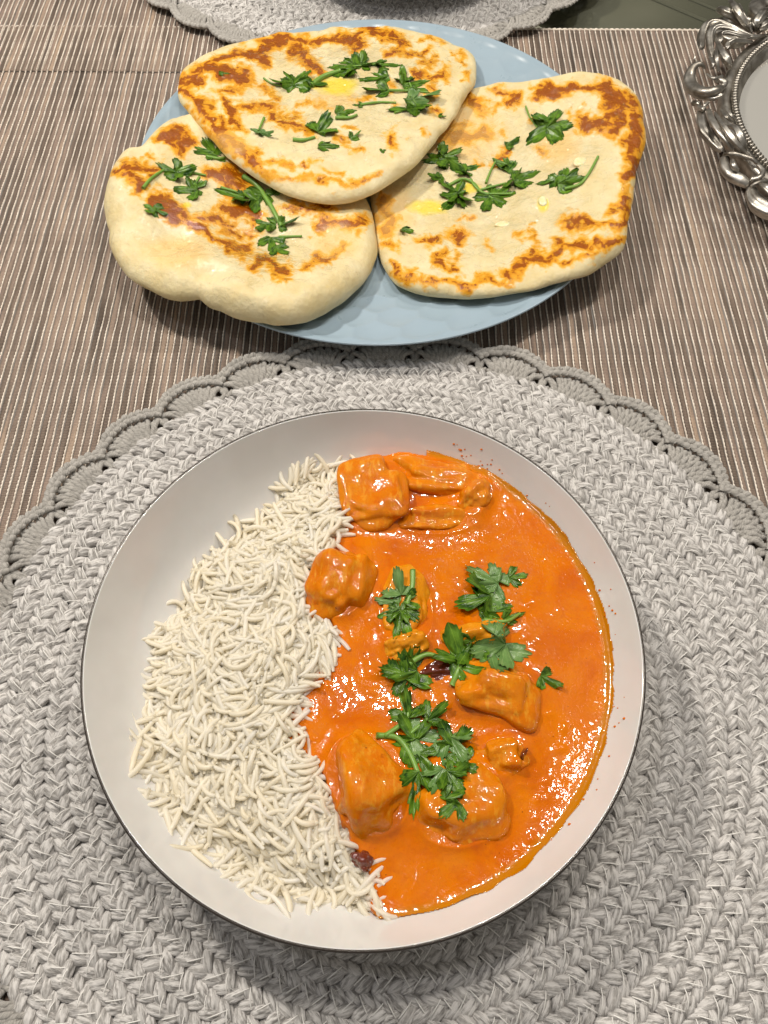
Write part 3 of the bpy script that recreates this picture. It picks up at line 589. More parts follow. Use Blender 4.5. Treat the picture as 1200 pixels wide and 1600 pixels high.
GX, GY = np.meshgrid(gx, gy, indexing='ij'); P2 = np.c_[GX.ravel(), GY.ravel()]
warp = P2 + np.c_[fbm(P2, 110, 3, 1), fbm(P2, 110, 3, 2)] * .0022
LEFT = SP[[0, 27, 26, 25, 24, 23, 22, 21, 20, 19, 18, 17, 16, 15]]
ins = inside(warp, SP); dl = polyd(warp, LEFT, False); rb = np.hypot(*(P2 - BC).T)
calm = sst(.045, .075, P2[:, 0])
Z = ZS + fbm(P2, 45, 2, 3) * .00040 * (1 - .7 * calm) + fbm(P2, 150, 2, 9) * (.00005 + .00016 * np.exp(-((P2[:, 0] + .012) ** 2 + (P2[:, 1] - .095) ** 2) / .02 ** 2)) * (1 - .9 * calm)
rid = 1 - np.abs(fbm(P2 * [1, .6], 120, 3, 21)); Z += .00025 * rid ** 4 * (1 - calm) * .6
for kk in range(110):
    lx, ly = rng.uniform(-.03, .075), rng.uniform(.02, .21); lr = rng.uniform(.0007, .0018); Z += lr * rng.uniform(.12, .32) * np.exp(-(((P2[:, 0] - lx) * rng.uniform(.6, 1.4)) ** 2 + (P2[:, 1] - ly) ** 2) / lr ** 2)
rwall = np.interp(ZS, pin[:, 1] + .0045, pin[:, 0]); Z += .0013 * np.exp(-(np.clip(rwall + .0008 - rb, 0, 1)) / .0016)
for (c, a_, b_, ro, hh, bx) in info:
    q = P2 - c; u = q[:, 0] * math.cos(ro) + q[:, 1] * math.sin(ro); v = -q[:, 0] * math.sin(ro) + q[:, 1] * math.cos(ro)
    e_ = ((np.abs(u) / a_) ** (2 / bx) + (np.abs(v) / b_) ** (2 / bx)) ** (bx / 2); dd = (e_ - 1) * min(a_, b_)
    Z += hh * .30 * np.exp(-np.clip(dd, 0, 1) / .0030) * (e_ > .6) + hh * .2 * (e_ <= .6)
Z -= .0100 * (1 - sst(0, .0042, dl)) ** 2
climb = .0008 + .0008 * fbm(P2, 100, 2, 61) + .0007 * np.clip(P2[:, 0] * 14, 0, 1); climb = climb * sst(.004, .035, P2[:, 0])
zw = wallz(rb) + .00025; film = (rb > rwall - .0008) & (dl > .005); Z = np.where(film, np.maximum(Z - 0 * Z, zw), Z); Z = np.where((rb > rwall + .0010) & (dl > .005), zw, Z)
oil = sst(rwall - .006, rwall + .0005, rb)
keep = (ins | (rb > rwall - .012) & (polyd(P2, SP) < .006) & (P2[:, 0] > .02)) & (rb < rwall + np.clip(climb, .0001, .006)) & (ins | (dl > .009))
idx = -np.ones(len(P2), int); ng = GX.shape; kq = keep.reshape(ng)
A = np.arange(len(P2)).reshape(ng); cell = kq[:-1, :-1] & kq[1:, :-1] & kq[1:, 1:] & kq[:-1, 1:]
Q = np.stack([A[:-1, :-1][cell], A[1:, :-1][cell], A[1:, 1:][cell], A[:-1, 1:][cell]], 1)
used = np.unique(Q); idx[used] = np.arange(len(used)); Q = idx[Q]; Vs = np.c_[P2, Z][used]
# close the sheet with sides and a bottom so the sauce has its depth
ed = np.concatenate([Q[:, [0, 1]], Q[:, [1, 2]], Q[:, [2, 3]], Q[:, [3, 0]]]); key = np.sort(ed, 1); _, inv, cnt = np.unique(key, axis=0, return_inverse=True, return_counts=True)
bd = ed[cnt[inv.ravel()] == 1]; n0 = len(Vs); bot = Vs.copy(); bot[:, 2] = np.maximum(wallz(np.hypot(*(Vs[:, :2] - BC).T)) - .0003, .012); bot[:, 2] = np.minimum(bot[:, 2], Vs[:, 2] - .0002)
V = np.vstack([Vs, bot]); Qa = np.vstack([Q, Q[:, ::-1] + n0, np.stack([bd[:, 1], bd[:, 0], bd[:, 0] + n0, bd[:, 1] + n0], 1)])
so = obj('curry_sauce', mkmesh('curry_sauce', V - np.array([*BC, .02]), Qa, M_sauce, oil=np.r_[oil[used], oil[used]])); so.location = (*BC, .02)
tag(so, 'smooth glossy orange curry sauce filling the right side of the white bowl', 'sauce')
mb = MB(); uu = np.linspace(0, np.pi, 6); vv_ = np.linspace(0, 2 * np.pi, 8, endpoint=False); UU, VV = np.meshgrid(uu, vv_, indexing='ij')
for kk in range(46):
    t = rng.choice([1.05, .95, .15, -.2, -.5]) + rng.normal(0, .16); rs = rwall + .0012 + abs(rng.normal(0, .0022)); rs = min(rs, .1095); rd_ = rng.uniform(.00018, .00055)
    cpt = np.array([BC[0] + rs * np.cos(t), BC[1] + rs * np.sin(t), wallz(rs) + .0001]); mb.add(np.stack([np.sin(UU) * np.cos(VV) * rd_ * 1.5, np.sin(UU) * np.sin(VV) * rd_, np.cos(UU) * rd_ * .7], -1).reshape(-1, 3) + cpt - [*BC, .02], grid_faces(6, 8, False, True)[:, ::-1])
sm_ = obj('sauce_specks', mb.mesh('sauce_specks', M_sauce), so); sm_['kind'] = 'stuff'
allV = [Vs]; allQ = [Q]; base = len(Vs)
for i, (nm, x, y, rx, ry, rot, hh, bx, mt, lb) in enumerate(PCS):
    c, a_, b_, ro, hh, bx = info[i]; nu, nv = (56, 84) if rx > 15 else (20, 28)
    ph = np.linspace(.0, np.pi, nu); th = np.linspace(0, 2 * np.pi, nv, endpoint=False); PH, TH = np.meshgrid(ph, th, indexing='ij')
    D = np.stack([np.sin(PH) * np.cos(TH), np.sin(PH) * np.sin(TH), np.cos(PH)], -1).reshape(-1, 3)
    S = np.sign(D) * np.abs(D) ** bx; dep = hh + .004; S = S * [a_ * 1.02, b_ * 1.02, dep]
    sd = i * 13 + 2; amp = min(a_, b_) if mt == 'M' else min(a_, b_) * .5
    lowf = fbm(D + i, 1.6, 2, sd, .35); midf = fbm(D + i, 4.5, 3, sd + 3); ridge = (1 - np.abs(fbm(D * [1, .5, 1] + i, 5., 2, sd + 7))) ** 4
    S = S * (1 + .24 * lowf + .015 * midf)[:, None] + D * (ridge * .006 * amp)[:, None] + D * (fbm(S, 500, 2, sd) * .00010)[:, None]
    S[:, 2] *= (1 + .15 * np.sin(S[:, 0] / a_ * 2 + i)) 
    if i == 9: S[:, 0] *= 1 - .28 * S[:, 1] / b_; S[:, 2] *= 1 - .18 * S[:, 1] / b_
    if i == 1: S += D * (.0045 * np.exp(9 * ((D @ np.array([-.93, -.30, .2])) - 1)))[:, None]
    if i == 0: S += D * (.003 * np.exp(12 * ((D @ np.array([-.75, -.6, .25])) - 1)))[:, None]
    if i == 8: S += D * (.004 * np.exp(9 * ((D @ np.array([.75, -.6, .2])) - 1)))[:, None]
    cr_, sr_ = math.cos(ro), math.sin(ro); Rm = np.array([[cr_, -sr_, 0], [sr_, cr_, 0], [0, 0, 1]]); S = S @ Rm.T
    q = grid_faces(nu, nv, False, True)[:, ::-1]; cc = np.array([*c, ZS - .0035 + .001])
    o = obj(nm, mkmesh(nm, S, q, (M_pale if i in (5, 6, 7) else M_meat) if mt == 'M' else M_onion)); o.location = cc
    tag(o, lb, 'chicken' if mt == 'M' else 'onion', 'chicken pieces in the curry' if mt == 'M' else 'red onion pieces in the curry')
    allV.append(S + cc); allQ.append(q + base); base += len(S)
SURF['C'] = bvh_of(np.vstack(allV), np.vstack(allQ))

# ============================================================ rice
RP = np.array([(478,716),(440,736),(430,770),(392,800),(355,826),(325,850),(300,880),(292,915),(262,945),(238,975),(232,1010),(212,1050),(222,1100),(215,1140),(208,1190),(226,1225),(250,1262),(275,1290),(292,1325),(330,1335),(362,1372),(400,1385),(430,1410),(480,1420),(540,1412),(590,1420),(575,1370),(552,1330),(528,1270),(512,1215),(470,1170),(455,1120),(492,1060),(512,1000),(502,950),(480,900),(498,850),(530,800),(548,760),(552,722)], float); RP[25:, 0] += 14; RP[29:33, 0] -= 16
def ricez(P):
    pp = Pj(np.c_[P, np.full(len(P), .040)]); d = polyd(pp, RP[:24], False); d = np.where(inside(pp, RP) | (polyd(pp, RP) > .98 * 1e9), d, np.where(polyd(pp, RP) < d - 1, d, -d)) / 3700.
    z = .0305 + .0140 * sst(-.002, .032, d) + fbm(P, 45, 3, 55) * .0022
    rbb = np.hypot(*(P - BC).T); right = sst(-.035, -.012, P[:, 0]); z = z - .002 * right
    return np.maximum(z, wallz(rbb) + .0016), pp
def grain(seed, L):
    r_ = np.random.default_rng(seed); n = 11; f = np.linspace(-1, 1, n); k = r_.uniform(-1.15, 1.15) if seed % 4 else r_.uniform(1.4, 2.5)
    ang = f * k * .9 + .12 * np.sin(f * 3 + seed); dx = np.cos(ang); dy = np.sin(ang); x = np.cumsum(dx) * L / n; y = np.cumsum(dy) * L / n
    P = np.c_[x - x.mean(), y - y.mean(), .0006 * np.sin(f * 2 + seed) - .0008 * f * f]
    rad = .00104 * (1 - np.abs(f) ** 6 * .38) * (1 + .08 * np.sin(f * 5 + seed))
    V, Q, A = tube(P, rad, 7, flat=.86, seed=seed * 1.7); return V, Q, A
GR = [grain(k, .0150 + .0100 * ((k * 7) % 10) / 10) for k in range(24)]
GM = [mkmesh('rice_grain', g[0], fix(g[1]), M_rice, fib=g[2]) for g in GR]
rice = tag(empty('rice_portion', (*BC, .02)), 'mound of long white basmati rice grains in the left half of the bowl', 'rice')
px_ = rng.uniform([-.098, -.01], [.01, .23], (16000, 2)) * [1, 1]; px_ = px_[np.hypot(*(px_ - BC).T) < .104]; z, pp = ricez(px_)
ok = inside(pp + rng.normal(0, 5, pp.shape), RP); px_, z = px_[ok][:2600], z[ok][:2600]
lay = rng.random(len(px_)) ** .8; z = z - lay * .0036; z = np.maximum(z, wallz(np.hypot(*(px_ - BC).T)) + .0012)
bx_ = np.arange(-.105, .02, .0012); by_ = np.arange(-.0, .225, .0012); BX, BY = np.meshgrid(bx_, by_, indexing='ij'); bp = np.c_[BX.ravel(), BY.ravel()]
bz, bpp = ricez(bp); bz = np.maximum(bz - .0022 + noise(bp, 500, 8) * .0006, wallz(np.hypot(*(bp - BC).T)) + .0004); kb = (inside(bpp, RP) & (polyd(bpp, RP) > 14)).reshape(BX.shape); An = np.arange(len(bp)).reshape(BX.shape); cb = kb[:-1, :-1] & kb[1:, :-1] & kb[1:, 1:] & kb[:-1, 1:]
obj('rice_bed', mkmesh('rice_bed', np.c_[bp, bz] - [*BC, .02], np.stack([An[:-1, :-1][cb], An[1:, :-1][cb], An[1:, 1:][cb], An[:-1, 1:][cb]], 1), M_rice), rice)['kind'] = 'stuff'
flow = fbm(px_, 28, 2, 77) * 3.0; mb = MB(); order = np.argsort(lay * 1. + rng.random(len(z)) * .1); root = np.array([*BC, .02])
for rank, q in enumerate(order):
    an = flow[q] + rng.normal(0, .45) + (1.2 if rng.random() < .25 else 0); tl = rng.normal(0, .12) * (1 if lay[q] < .5 else .4); k = int(rng.integers(24)); s = rng.uniform(.88, 1.1)
    e1 = np.array([math.cos(an), math.sin(an)]) * .005; (zz, _) = ricez(px_[q][None] + np.array([e1, -e1])); tl += math.atan2(-(zz[0] - zz[1]), .010) * .8; tl = max(-.38, min(.38, tl))
    M = Matrix.Rotation(an, 4, 'Z') @ Matrix.Rotation(tl, 4, 'Y') @ Matrix.Rotation(rng.normal(0, .5), 4, 'X') @ Matrix.Scale(s, 4)
    t = np.array([*px_[q], z[q]]) - root
    if rank < 299: M.translation = Vector(t); obj('rice_grain', GM[k], rice, M)
    else: M3 = np.array(M.to_3x3()); mb.add(GR[k][0] @ M3.T + t, GR[k][1], GR[k][2] + [0, 0, rank * .37 % 40])
tag(obj('rice_grains', mkmesh('rice_grains', np.concatenate(mb.V), fix(np.concatenate(mb.Q)), M_rice, fib=np.concatenate(mb.A)), rice), kind='stuff')

# ============================================================ cilantro
def leaf(size, asp, seed, mat, parent, key, c, ang, under, droop=.35):
    r_ = np.random.default_rng(seed); na = 81; ph = np.linspace(-1.75, 1.75, na)
    sp_ = r_.uniform(.88, 1.12); R = np.full(na, .40)
    for mu, ln, wd in ((-1.10 * sp_, r_.uniform(.68, .9), .50), (0, 1., .46), (1.10 * sp_, r_.uniform(.68, .9), .50)):
        R = np.maximum(R, ln * np.exp(-(np.abs(ph - mu) / wd) ** 4.2))
    R = R * (.86 + .17 * np.abs(np.cos(ph * 7.5 * sp_ + r_.uniform(-.3, .3))) ** .5) * (1 + .05 * r_.normal(size=na)) ; R[np.abs(ph) > 1.62] *= .7
    fr = np.array([0.02, .25, .5, .75, 1.]); FR, PH = np.meshgrid(fr, ph, indexing='ij'); RR_ = FR * R[None]
    x = RR_ * np.cos(PH) - .42; tx, ty = r_.uniform(-.38, .38, 2); y = RR_ * np.sin(PH) * asp
    k = r_.uniform(3.2, 4.2); fold = .17 * np.cos(PH * k + r_.uniform(0, 6)) * FR + .12 * r_.uniform(-1, 1) * y + .06 * np.cos(PH * 9) * FR ** 2 - droop * .18 * FR ** 2 + tx * RR_ * np.cos(PH) + ty * y
    ca, sa = math.cos(ang), math.sin(ang); X = c[0] + size * (x * ca - y * sa); Y = c[1] + size * (x * sa + y * ca)
    Zs = np.full(X.shape, c[2])
    for i in np.ndindex(X.shape):
        h = zat(key, X[i], Y[i])
        if h is not None: Zs[i] = h
        else: Zs[i] = c[2] - .002
    Zl = .5 * Zs + .5 * c[2] + size * (fold + .06); Zl = np.maximum(Zl, Zs + .00035); Zl = np.minimum(Zl, Zs + .006)
    V = np.stack([X, Y, Zl], -1).reshape(-1, 3); n = len(V); q = grid_faces(5, na); Vb = V - [0, 0, .00022]
    e_ = np.r_[4 * na + np.arange(na)]; rim = np.stack([e_[:-1], e_[1:], e_[1:] + n, e_[:-1] + n], 1)
    A = np.stack([PH * .5 + .0 * FR, FR, np.full(X.shape, seed * 1.3)], -1).reshape(-1, 3)
    root_ = np.array(parent.location)
    return obj('leaf', mkmesh('leaf', np.vstack([V, Vb]) - root_, np.vstack([q, q[:, ::-1] + n, rim]), mat, fib=np.vstack([A, A])), parent)
lseed = [11]
def sprig(key, label, leaves, stems=(), where='on the naan'):
    p0 = onsurf(key, leaves[0][0], leaves[0][1]) if leaves else onsurf(key, *stems[0][0][0])
    root = tag(empty('cilantro_sprig', p0), label, 'herb', 'cilantro garnish ' + where)
    for lf in leaves:
        x, y, w_, h_, ang = lf[:5]; und = len(lf) > 5 and lf[5]; c = onsurf(key, x, y, .0006 if len(lf) < 7 else lf[6])
        pxm = np.linalg.norm(W(x + 10, y, c[2]) - W(x, y, c[2])) / 10; pym = np.linalg.norm(W(x, y + 10, c[2]) - W(x, y, c[2])) / 10
        a = math.radians(ang); L = math.hypot(w_ * math.cos(a), h_ * math.sin(a)); Wd = math.hypot(w_ * math.sin(a), h_ * math.cos(a))
        lseed[0] += 1; leaf(L * (pxm + pym) / 2 * (.84 if key != 'C' else .95), min(1.5, max(.5, Wd / L / 1.25 * 1.2)), lseed[0], M_leafl if und else M_leaf, root, key, c, a, und)
    for pts, wpx in stems:
        P = smoothpath([onsurf(key, x, y, .0009 + .0006 * math.sin(3 * i_)) for i_, (x, y) in enumerate(pts)], 6 * len(pts))
        V, Q, A = tube(P - np.array(root.location), wpx * .00020 * np.linspace(1.1, .8, len(P)), 7); obj('stem', mkmesh('stem', V, fix(Q), M_stem), root)
N = 'on the naan breads'; C = 'on the curry'
S_ = sprig
S_('T', 'long dark cilantro clump left of the yellow butter pool on the top naan', [(446,133,36,26,170),(466,128,36,28,60),(486,132,38,26,0)], [([(412,124),(424,132),(440,136)],3),([(486,136),(505,122),(532,112)],9)], N)
S_('T', 'row of joined cilantro leaves along the top of the yellow butter pool', [(538,106,40,28,160),(556,97,34,24,80),(578,101,30,22,10),(603,102,34,20,0),(545,112,34,22,-60)], [([(550,106),(590,102)],3)], N)
S_('T', 'small flat cilantro leaf right of the butter pool, upper of two', [(588,124,42,18,190)], [], N)
S_('T', 'small cilantro leaf with straight stem right of the butter pool', [(590,144,36,18,180)], [([(606,143),(640,144),(668,146)],4)], N)
S_('T', 'upright cilantro clump near the right side of the top naan', [(631,122,22,28,100),(645,132,40,24,20),(652,140,30,18,-20)], [([(640,132),(646,146)],3)], N)
S_('T', 'wide cilantro leaf pair lowest on the right side of the top naan', [(634,172,44,26,190),(660,158,48,30,20,1),(655,170,36,24,-40)], [([(616,178),(640,172)],3)], N)
S_('T', 'thin bare cilantro stem with a tiny leaf below the butter pool', [(560,165,14,9,180)], [([(562,166),(590,162),(619,162)],4)], N)
S_('T', 'square torn cilantro leaf over a short stem below the butter pool', [(538,176,30,19,20)], [([(524,186),(545,186),(558,181)],5)], N)
S_('T', 'three pointed pale cilantro tip alone on the left of the top naan', [(402,205,22,12,150,1),(416,212,24,10,-20,1)], [([(413,186),(408,198),(404,206)],4)], N)
S_('T', 'fan shaped cilantro leaf with stem pointing left in the centre of the top naan', [(504,198,38,40,65)], [([(458,220),(475,221),(492,216)],6)], N)
S_('T', 'kite shaped cilantro scrap just below the fan shaped leaf', [(511,230,30,14,0)], [], N)
S_('T', 'tiny cilantro scrap right of the kite shaped scrap', [(554,215,18,14,30)], [], N)
S_('T', 'tiny green speck low on the right of the top naan', [(598,236,9,7,30)], [], N)
S_('T', 'tiny green speck right of the wide cilantro leaf pair', [(690,183,11,7,0)], [], N)
S_('T', 'tiny green speck near the upper left edge of the top naan', [(349,115,14,7,0)], [], N)
S_('L', 'dark cilantro leaf tucked under the edge of the top naan at the upper left', [(329,232,36,34,120),(338,246,28,18,-30)], [([(322,246),(342,250),(352,248)],5)], N)
S_('L', 'cilantro leaf with a long stem reaching down left on the left naan', [(268,270,34,22,160),(287,272,34,24,10)], [([(224,296),(238,280),(258,266)],5),([(292,270),(322,276)],4)], N)
S_('L', 'ragged bright cilantro leaf below the long stemmed leaf on the left naan', [(294,299,34,28,190),(309,292,30,26,40)], [([(312,278),(304,292)],4)], N)
S_('L', 'curled dark cilantro bit near the left edge of the left naan', [(236,326,22,18,150),(250,332,24,15,-20)], [], N)
S_('L', 'big cilantro cluster on a thick pale stem in the middle of the left naan', [(364,305,44,24,170),(388,318,36,30,200),(404,312,30,34,240),(420,352,26,20,180),(410,356,22,22,230),(449,352,32,16,10),(425,382,30,38,-80),(438,392,32,26,-40)], [([(380,277),(402,292),(420,318),(432,340),(440,355)],8),([(436,372),(472,371)],4),([(345,295),(370,302)],5)], N)
S_('L', 'small dark cilantro leaf at the shadowed edge under the top naan', [(429,300,24,20,90)], [], N)
S_('R', 'frilly cilantro leaf at the upper left of the right naan beside the top naan', [(692,238,34,28,90),(684,252,36,26,180),(698,250,30,28,0)], [], N)
S_('R', 'pale ruffled cilantro leaf right of the frilly one on the right naan', [(716,266,30,22,160,0),(730,264,32,22,20,0)], [], N)
S_('R', 'small round cilantro leaf just under the frilly one on the right naan', [(682,280,24,20,200)], [], N)
S_('R', 'large upright cilantro leaf high on the right naan with thin bent stem', [(850,206,50,40,210),(862,188,40,36,60),(870,200,36,34,0)], [([(821,168),(828,186),(840,202)],3)], N)
S_('R', 'sprawling looped cilantro cluster in the middle of the right naan', [(704,296,34,28,140),(706,316,38,32,230),(722,312,34,28,-40),(762,318,38,34,250),(782,306,38,26,10),(772,300,36,26,120),(818,278,40,30,20),(808,288,34,26,-60),(796,262,34,24,60),(784,256,24,18,160)], [([(700,292),(722,282),(740,288),(756,304),(800,304)],5),([(759,288),(766,270),(774,254)],4),([(745,300),(790,288)],4),([(735,282),(745,296),(770,312)],4)], N)
S_('R', 'small cilantro sprig with a long curved stem beside the garlic lump', [(857,285,28,20,180),(880,276,34,26,80),(888,286,40,24,10)], [([(882,297),(905,290),(920,272),(934,247)],5)], N)
S_('R', 'tiny cilantro scrap above the sprawling cluster on the right naan', [(799,227,22,12,20)], [], N)
S_('R', 'thin dark cilantro sliver at the lower left of the right naan', [(635,362,24,8,-30)], [], N)
S_('C', 'spiky cilantro sprig with upright stem on the tall pale chicken piece', [(624,915,36,42,100,1),(608,940,40,26,165,1),(611,958,38,22,190),(622,975,24,50,260),(633,972,34,48,280),(641,945,28,30,-30)], [([(645,892),(644,920),(636,945)],6)], C)
S_('C', 'folded two tone cilantro leaf pair at the upper right of the curry', [(758,903,56,40,150,1),(772,920,44,50,-70,1),(744,940,60,56,200),(764,930,40,36,60),(770,952,54,28,10),(800,964,38,14,20)], [([(756,970),(790,972),(812,960)],4)], C)
S_('C', 'small torn cilantro square at the upper right of the curry', [(807,901,30,22,10)], [], C)
S_('C', 'pair of broad cilantro leaves, dark left one and grey green right one, mid curry', [(712,1012,62,58,110),(728,1022,46,46,240),(726,1042,54,32,-20),(768,1016,58,66,200,1),(790,1016,62,64,-10,1)], [([(706,1072),(716,1048),(722,1030)],6)], C)
S_('C', 'cilantro leaf with long green stem left of the broad leaf pair', [(618,1052,44,50,170),(640,1042,58,48,60),(634,1056,50,30,200)], [([(640,1038),(665,1024),(688,1028)],6)], C)
S_('C', 'small oval cilantro scrap alone on the right side of the curry', [(857,1064,40,22,-30)], [], C)
S_('C', 'largest branching cilantro cluster lying over the two lower chicken chunks', [(636,1104,40,48,100),(680,1116,46,34,40),(640,1142,56,44,120),(660,1150,50,44,0,1),(650,1168,52,40,-20),(662,1192,44,40,-60),(650,1232,40,70,260),(700,1152,50,44,120),(712,1168,44,48,-60,1),(726,1186,34,44,60),(694,1176,36,50,-80,1),(684,1218,36,52,240,1),(708,1222,46,50,300),(716,1206,36,34,30),(704,1262,44,38,220),(708,1244,34,30,20)], [([(588,1150),(620,1154),(640,1178),(652,1206),(656,1216)],6),([(600,1152),(630,1130),(640,1112)],5),([(640,1148),(668,1124)],4)], C)

# ============================================================ silver mirror
FC = np.array([.3418, .4768]); FZ = .030; FR = .1134
fr = tag(empty('mirror_tray', (*FC, .0)), 'ornate antique silver scrollwork mirror with beaded inner rim at the upper right', 'mirror')
fl = np.array([*FC, 0.])
V, Q = lathe([(0, .0195), (.110, .0195), (.110, .0215), (0, .0215)], 128); obj('mirror_glass', mkmesh('mirror_glass', V, Q, M_mirror, False), fr)
V, Q = lathe([(.1060, .0200), (.1085, .0225), (.1105, .0265), (.1120, .0275), (.1152, .0280), (.1165, .0292), (.1185, .0296), (.1212, .0290), (.1222, .0262), (.1210, .0180), (.1060, .0170), (.1060, .0200)], 192); obj('inner_ring', mkmesh('inner_ring', V, Q, M_silver), fr)
V, Q = lathe([(0, .0150), (.112, .0150), (.112, .0190), (0, .0190)], 96); obj('back_panel', mkmesh('back_panel', V, Q, M_beam), fr)
u = np.linspace(0, np.pi, 9); v = np.linspace(0, 2 * np.pi, 10, endpoint=False); U, Vv = np.meshgrid(u, v, indexing='ij')
bead = mkmesh('bead', np.stack([np.sin(U) * np.cos(Vv) * .0023, np.sin(U) * np.sin(Vv) * .0014, np.cos(U) * .0019], -1).reshape(-1, 3), grid_faces(9, 10, False, True)[:, ::-1], M_silver)
nb = 244
for k in range(nb):
    t = 2 * np.pi * k / nb; obj('bead', bead, fr, Matrix.Translation((FR * math.cos(t), FR * math.sin(t), .0300)) @ Matrix.Rotation(t, 4, 'Z'))
def scroll(pts, ws, k, ox, oy, zs, flutes=0, name='scroll_leaf'):
    n = 10 * len(pts); z_ = np.interp(np.linspace(0, 1, len(pts)), np.linspace(0, 1, len(zs)), zs)
    P = np.array([W(ox + x / k, oy + y / k, z) for (x, y), z in zip(pts, z_)]); P = smoothpath(P, n)
    w_ = np.interp(np.linspace(0, 1, n), np.linspace(0, 1, len(ws)), ws) / k * .00043
    f = np.linspace(0, 1, n); w_ = w_ * np.minimum(1, np.sqrt(np.clip(1 - (1 - np.minimum(f, 1 - f) * 14).clip(0) ** 2, .02, 1)))
    V, Q, A = tube(P - fl, w_, 24 if flutes else 14, flutes, 14 if flutes else 0, .26 if flutes else 0, .85)
    obj(name, mkmesh(name, V, fix(Q), M_silver), fr)
c7 = (8, 1050, 0); c8 = (8.571, 1060, 170)
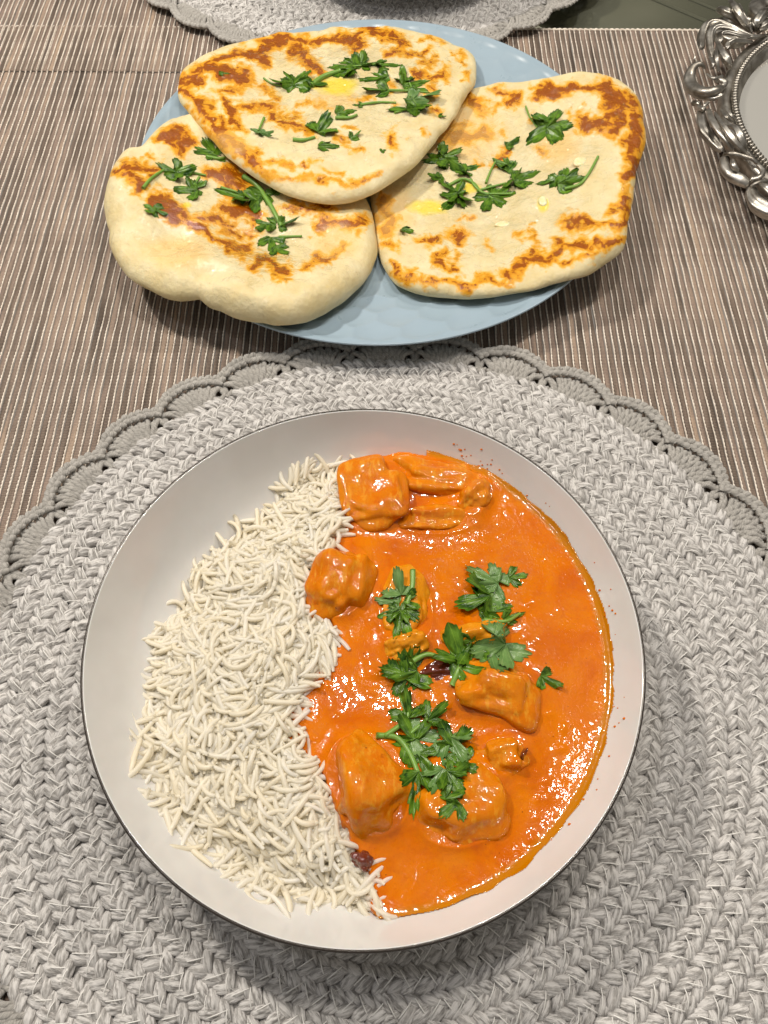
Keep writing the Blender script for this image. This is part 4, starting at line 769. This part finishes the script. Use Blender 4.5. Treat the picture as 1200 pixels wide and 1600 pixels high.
for pts, ws, cc, zs, fl_ in [
 ([(1010,430),(850,260),(680,150),(575,115)], [25,55,62,45], c7, [.030,.036,.040,.034], 6),
 ([(1000,420),(900,270),(790,90),(690,-40)], [25,48,50,20], c7, [.032,.040,.044,.036], 5),
 ([(1010,420),(930,250),(865,130),(835,40)], [15,28,30,14], c7, [.034,.040,.042,.036], 4),
 ([(1040,410),(1060,280),(1130,190),(1230,110)], [20,60,75,40], c7, [.032,.040,.040,.036], 6),
 ([(1060,420),(1150,330),(1260,260)], [20,60,60], c7, [.032,.038,.036], 6),
 ([(930,240),(985,255)], [38,32], c7, [.040,.040], 0), ([(990,290),(1020,350)], [30,26], c7, [.038,.036], 0),
 ([(1180,440),(980,455),(760,340),(560,270),(430,330),(370,460),(370,620)], [22,34,40,44,58,56,44], c7, [.033,.036,.036,.034,.030,.028,.028], 5),
 ([(1080,470),(900,430),(720,350),(560,340),(480,430),(480,600),(520,760),(480,860)], [14,26,34,40,50,46,34,20], c7, [.034,.038,.040,.040,.038,.036,.034,.030], 5),
 ([(1050,490),(860,440),(690,400),(610,440),(605,530)], [14,26,30,34,42], c7, [.034,.038,.038,.036,.036], 4),
 ([(1020,530),(880,510),(760,510),(700,560),(700,610)], [20,34,32,32,38], c7, [.032,.036,.038,.036,.036], 4),
 ([(530,430),(600,600),(680,740),(730,860)], [12,38,56,30], c7, [.036,.040,.040,.034], 5),
 ([(560,560),(560,720),(580,900)], [14,30,20], c7, [.038,.040,.034], 4),
 ([(470,700),(520,800),(480,870)], [20,26,14], c7, [.034,.036,.032], 3),
 ([(270,735),(290,740)], [52,48], c7, [.030,.030], 0),
 ([(420,860),(350,800),(260,850),(215,1000),(270,1110),(400,1150),(540,1130),(640,1080)], [18,34,50,82,86,66,56,44], c7, [.034,.036,.034,.030,.030,.034,.036,.034], 0),
 ([(640,1080),(660,1030),(600,1000),(545,1030)], [44,36,30,28], c7, [.034,.036,.036,.034], 0),
 ([(430,920),(520,980),(640,950)], [12,24,18], c7, [.036,.038,.036], 0),
 ([(290,1180),(400,1200),(520,1220),(640,1180)], [60,60,45,20], c7, [.026,.030,.032,.034], 3),
 ([(270,1290),(340,1300)], [42,36], c7, [.026,.030], 0), ([(340,1340),(400,1370)], [38,34], c7, [.030,.034], 0), ([(450,1280),(400,1330)], [26,24], c7, [.034,.034], 0),
 ([(300,20),(310,150),(350,300),(460,440),(590,570)], [46,62,70,70,44], c8, [.026,.030,.030,.028,.028], 4),
 ([(400,0),(440,140),(540,300),(650,440),(730,570)], [30,44,50,48,34], c8, [.032,.037,.038,.036,.032], 3),
 ([(480,40),(600,220),(720,400),(850,550),(960,640)], [16,34,40,30,18], c8, [.036,.041,.040,.036,.034], 4),
 ([(560,0),(640,110),(740,190)], [14,22,14], c8, [.036,.040,.036], 3), ([(620,-40),(700,80),(800,180)], [12,20,12], c8, [.036,.038,.034], 3),
 ([(640,240),(760,250),(830,360),(870,500),(900,590)], [20,40,56,50,20], c8, [.034,.040,.040,.036,.032], 5),
 ([(600,620),(700,600),(860,630),(980,670),(1060,740)], [30,34,28,26,26], c8, [.030,.034,.034,.034,.032], 0),
 ([(620,640),(610,760),(700,880),(840,960),(950,1030)], [44,66,84,78,50], c8, [.030,.029,.029,.029,.028], 0),
 ([(720,680),(740,760),(800,830)], [26,40,30], c8, [.034,.036,.033], 0),
 ([(1060,740),(1130,840),(1080,920),(960,950)], [28,34,40,40], c8, [.033,.033,.033,.031], 0),
 ([(990,1040),(990,1160),(1060,1270),(1200,1360),(1340,1400)], [50,82,110,112,80], c8, [.028,.027,.027,.027,.027], 5),
 ([(1080,1000),(1180,1060),(1300,1180)], [24,50,50], c8, [.032,.034,.034], 4), ([(960,1050),(1060,990),(1200,960)], [18,26,26], c8, [.030,.033,.032], 0),
]: scroll(pts, ws, *cc, zs, fl_)
for k in range(15):                                   # the scrollwork goes on round the rest of the rim
    t = -1.9 + k * .295; 
    P = [];
    for (a_, b_, z_) in ((0, .008, .030), (.05, .026, .030), (.13, .031, .030), (.21, .024, .032), (.25, .012, .034), (.20, .008, .034), (.16, .014, .033)):
        P.append(((FR + b_ + .004) * math.cos(t + a_), (FR + b_ + .004) * math.sin(t + a_), z_))
    P = smoothpath(P, 50); f = np.linspace(0, 1, 50); V, Q, A = tube(P, (.0022 + .0038 * np.sin(np.pi * f) ** 1.2), 20, 5, 10, .25, .85); obj('scroll_leaf', mkmesh('scroll_leaf', V, fix(Q), M_silver), fr)
for k in range(4):
    t = math.pi / 4 + k * math.pi / 2; V, Q = lathe([(0, .0012), (.006, .0012), (.008, .006), (.006, .014), (.006, .0175), (0, .0175)], 20, (.108 * math.cos(t), .108 * math.sin(t), 0)); obj('foot', mkmesh('foot', V, Q, M_silver), fr)
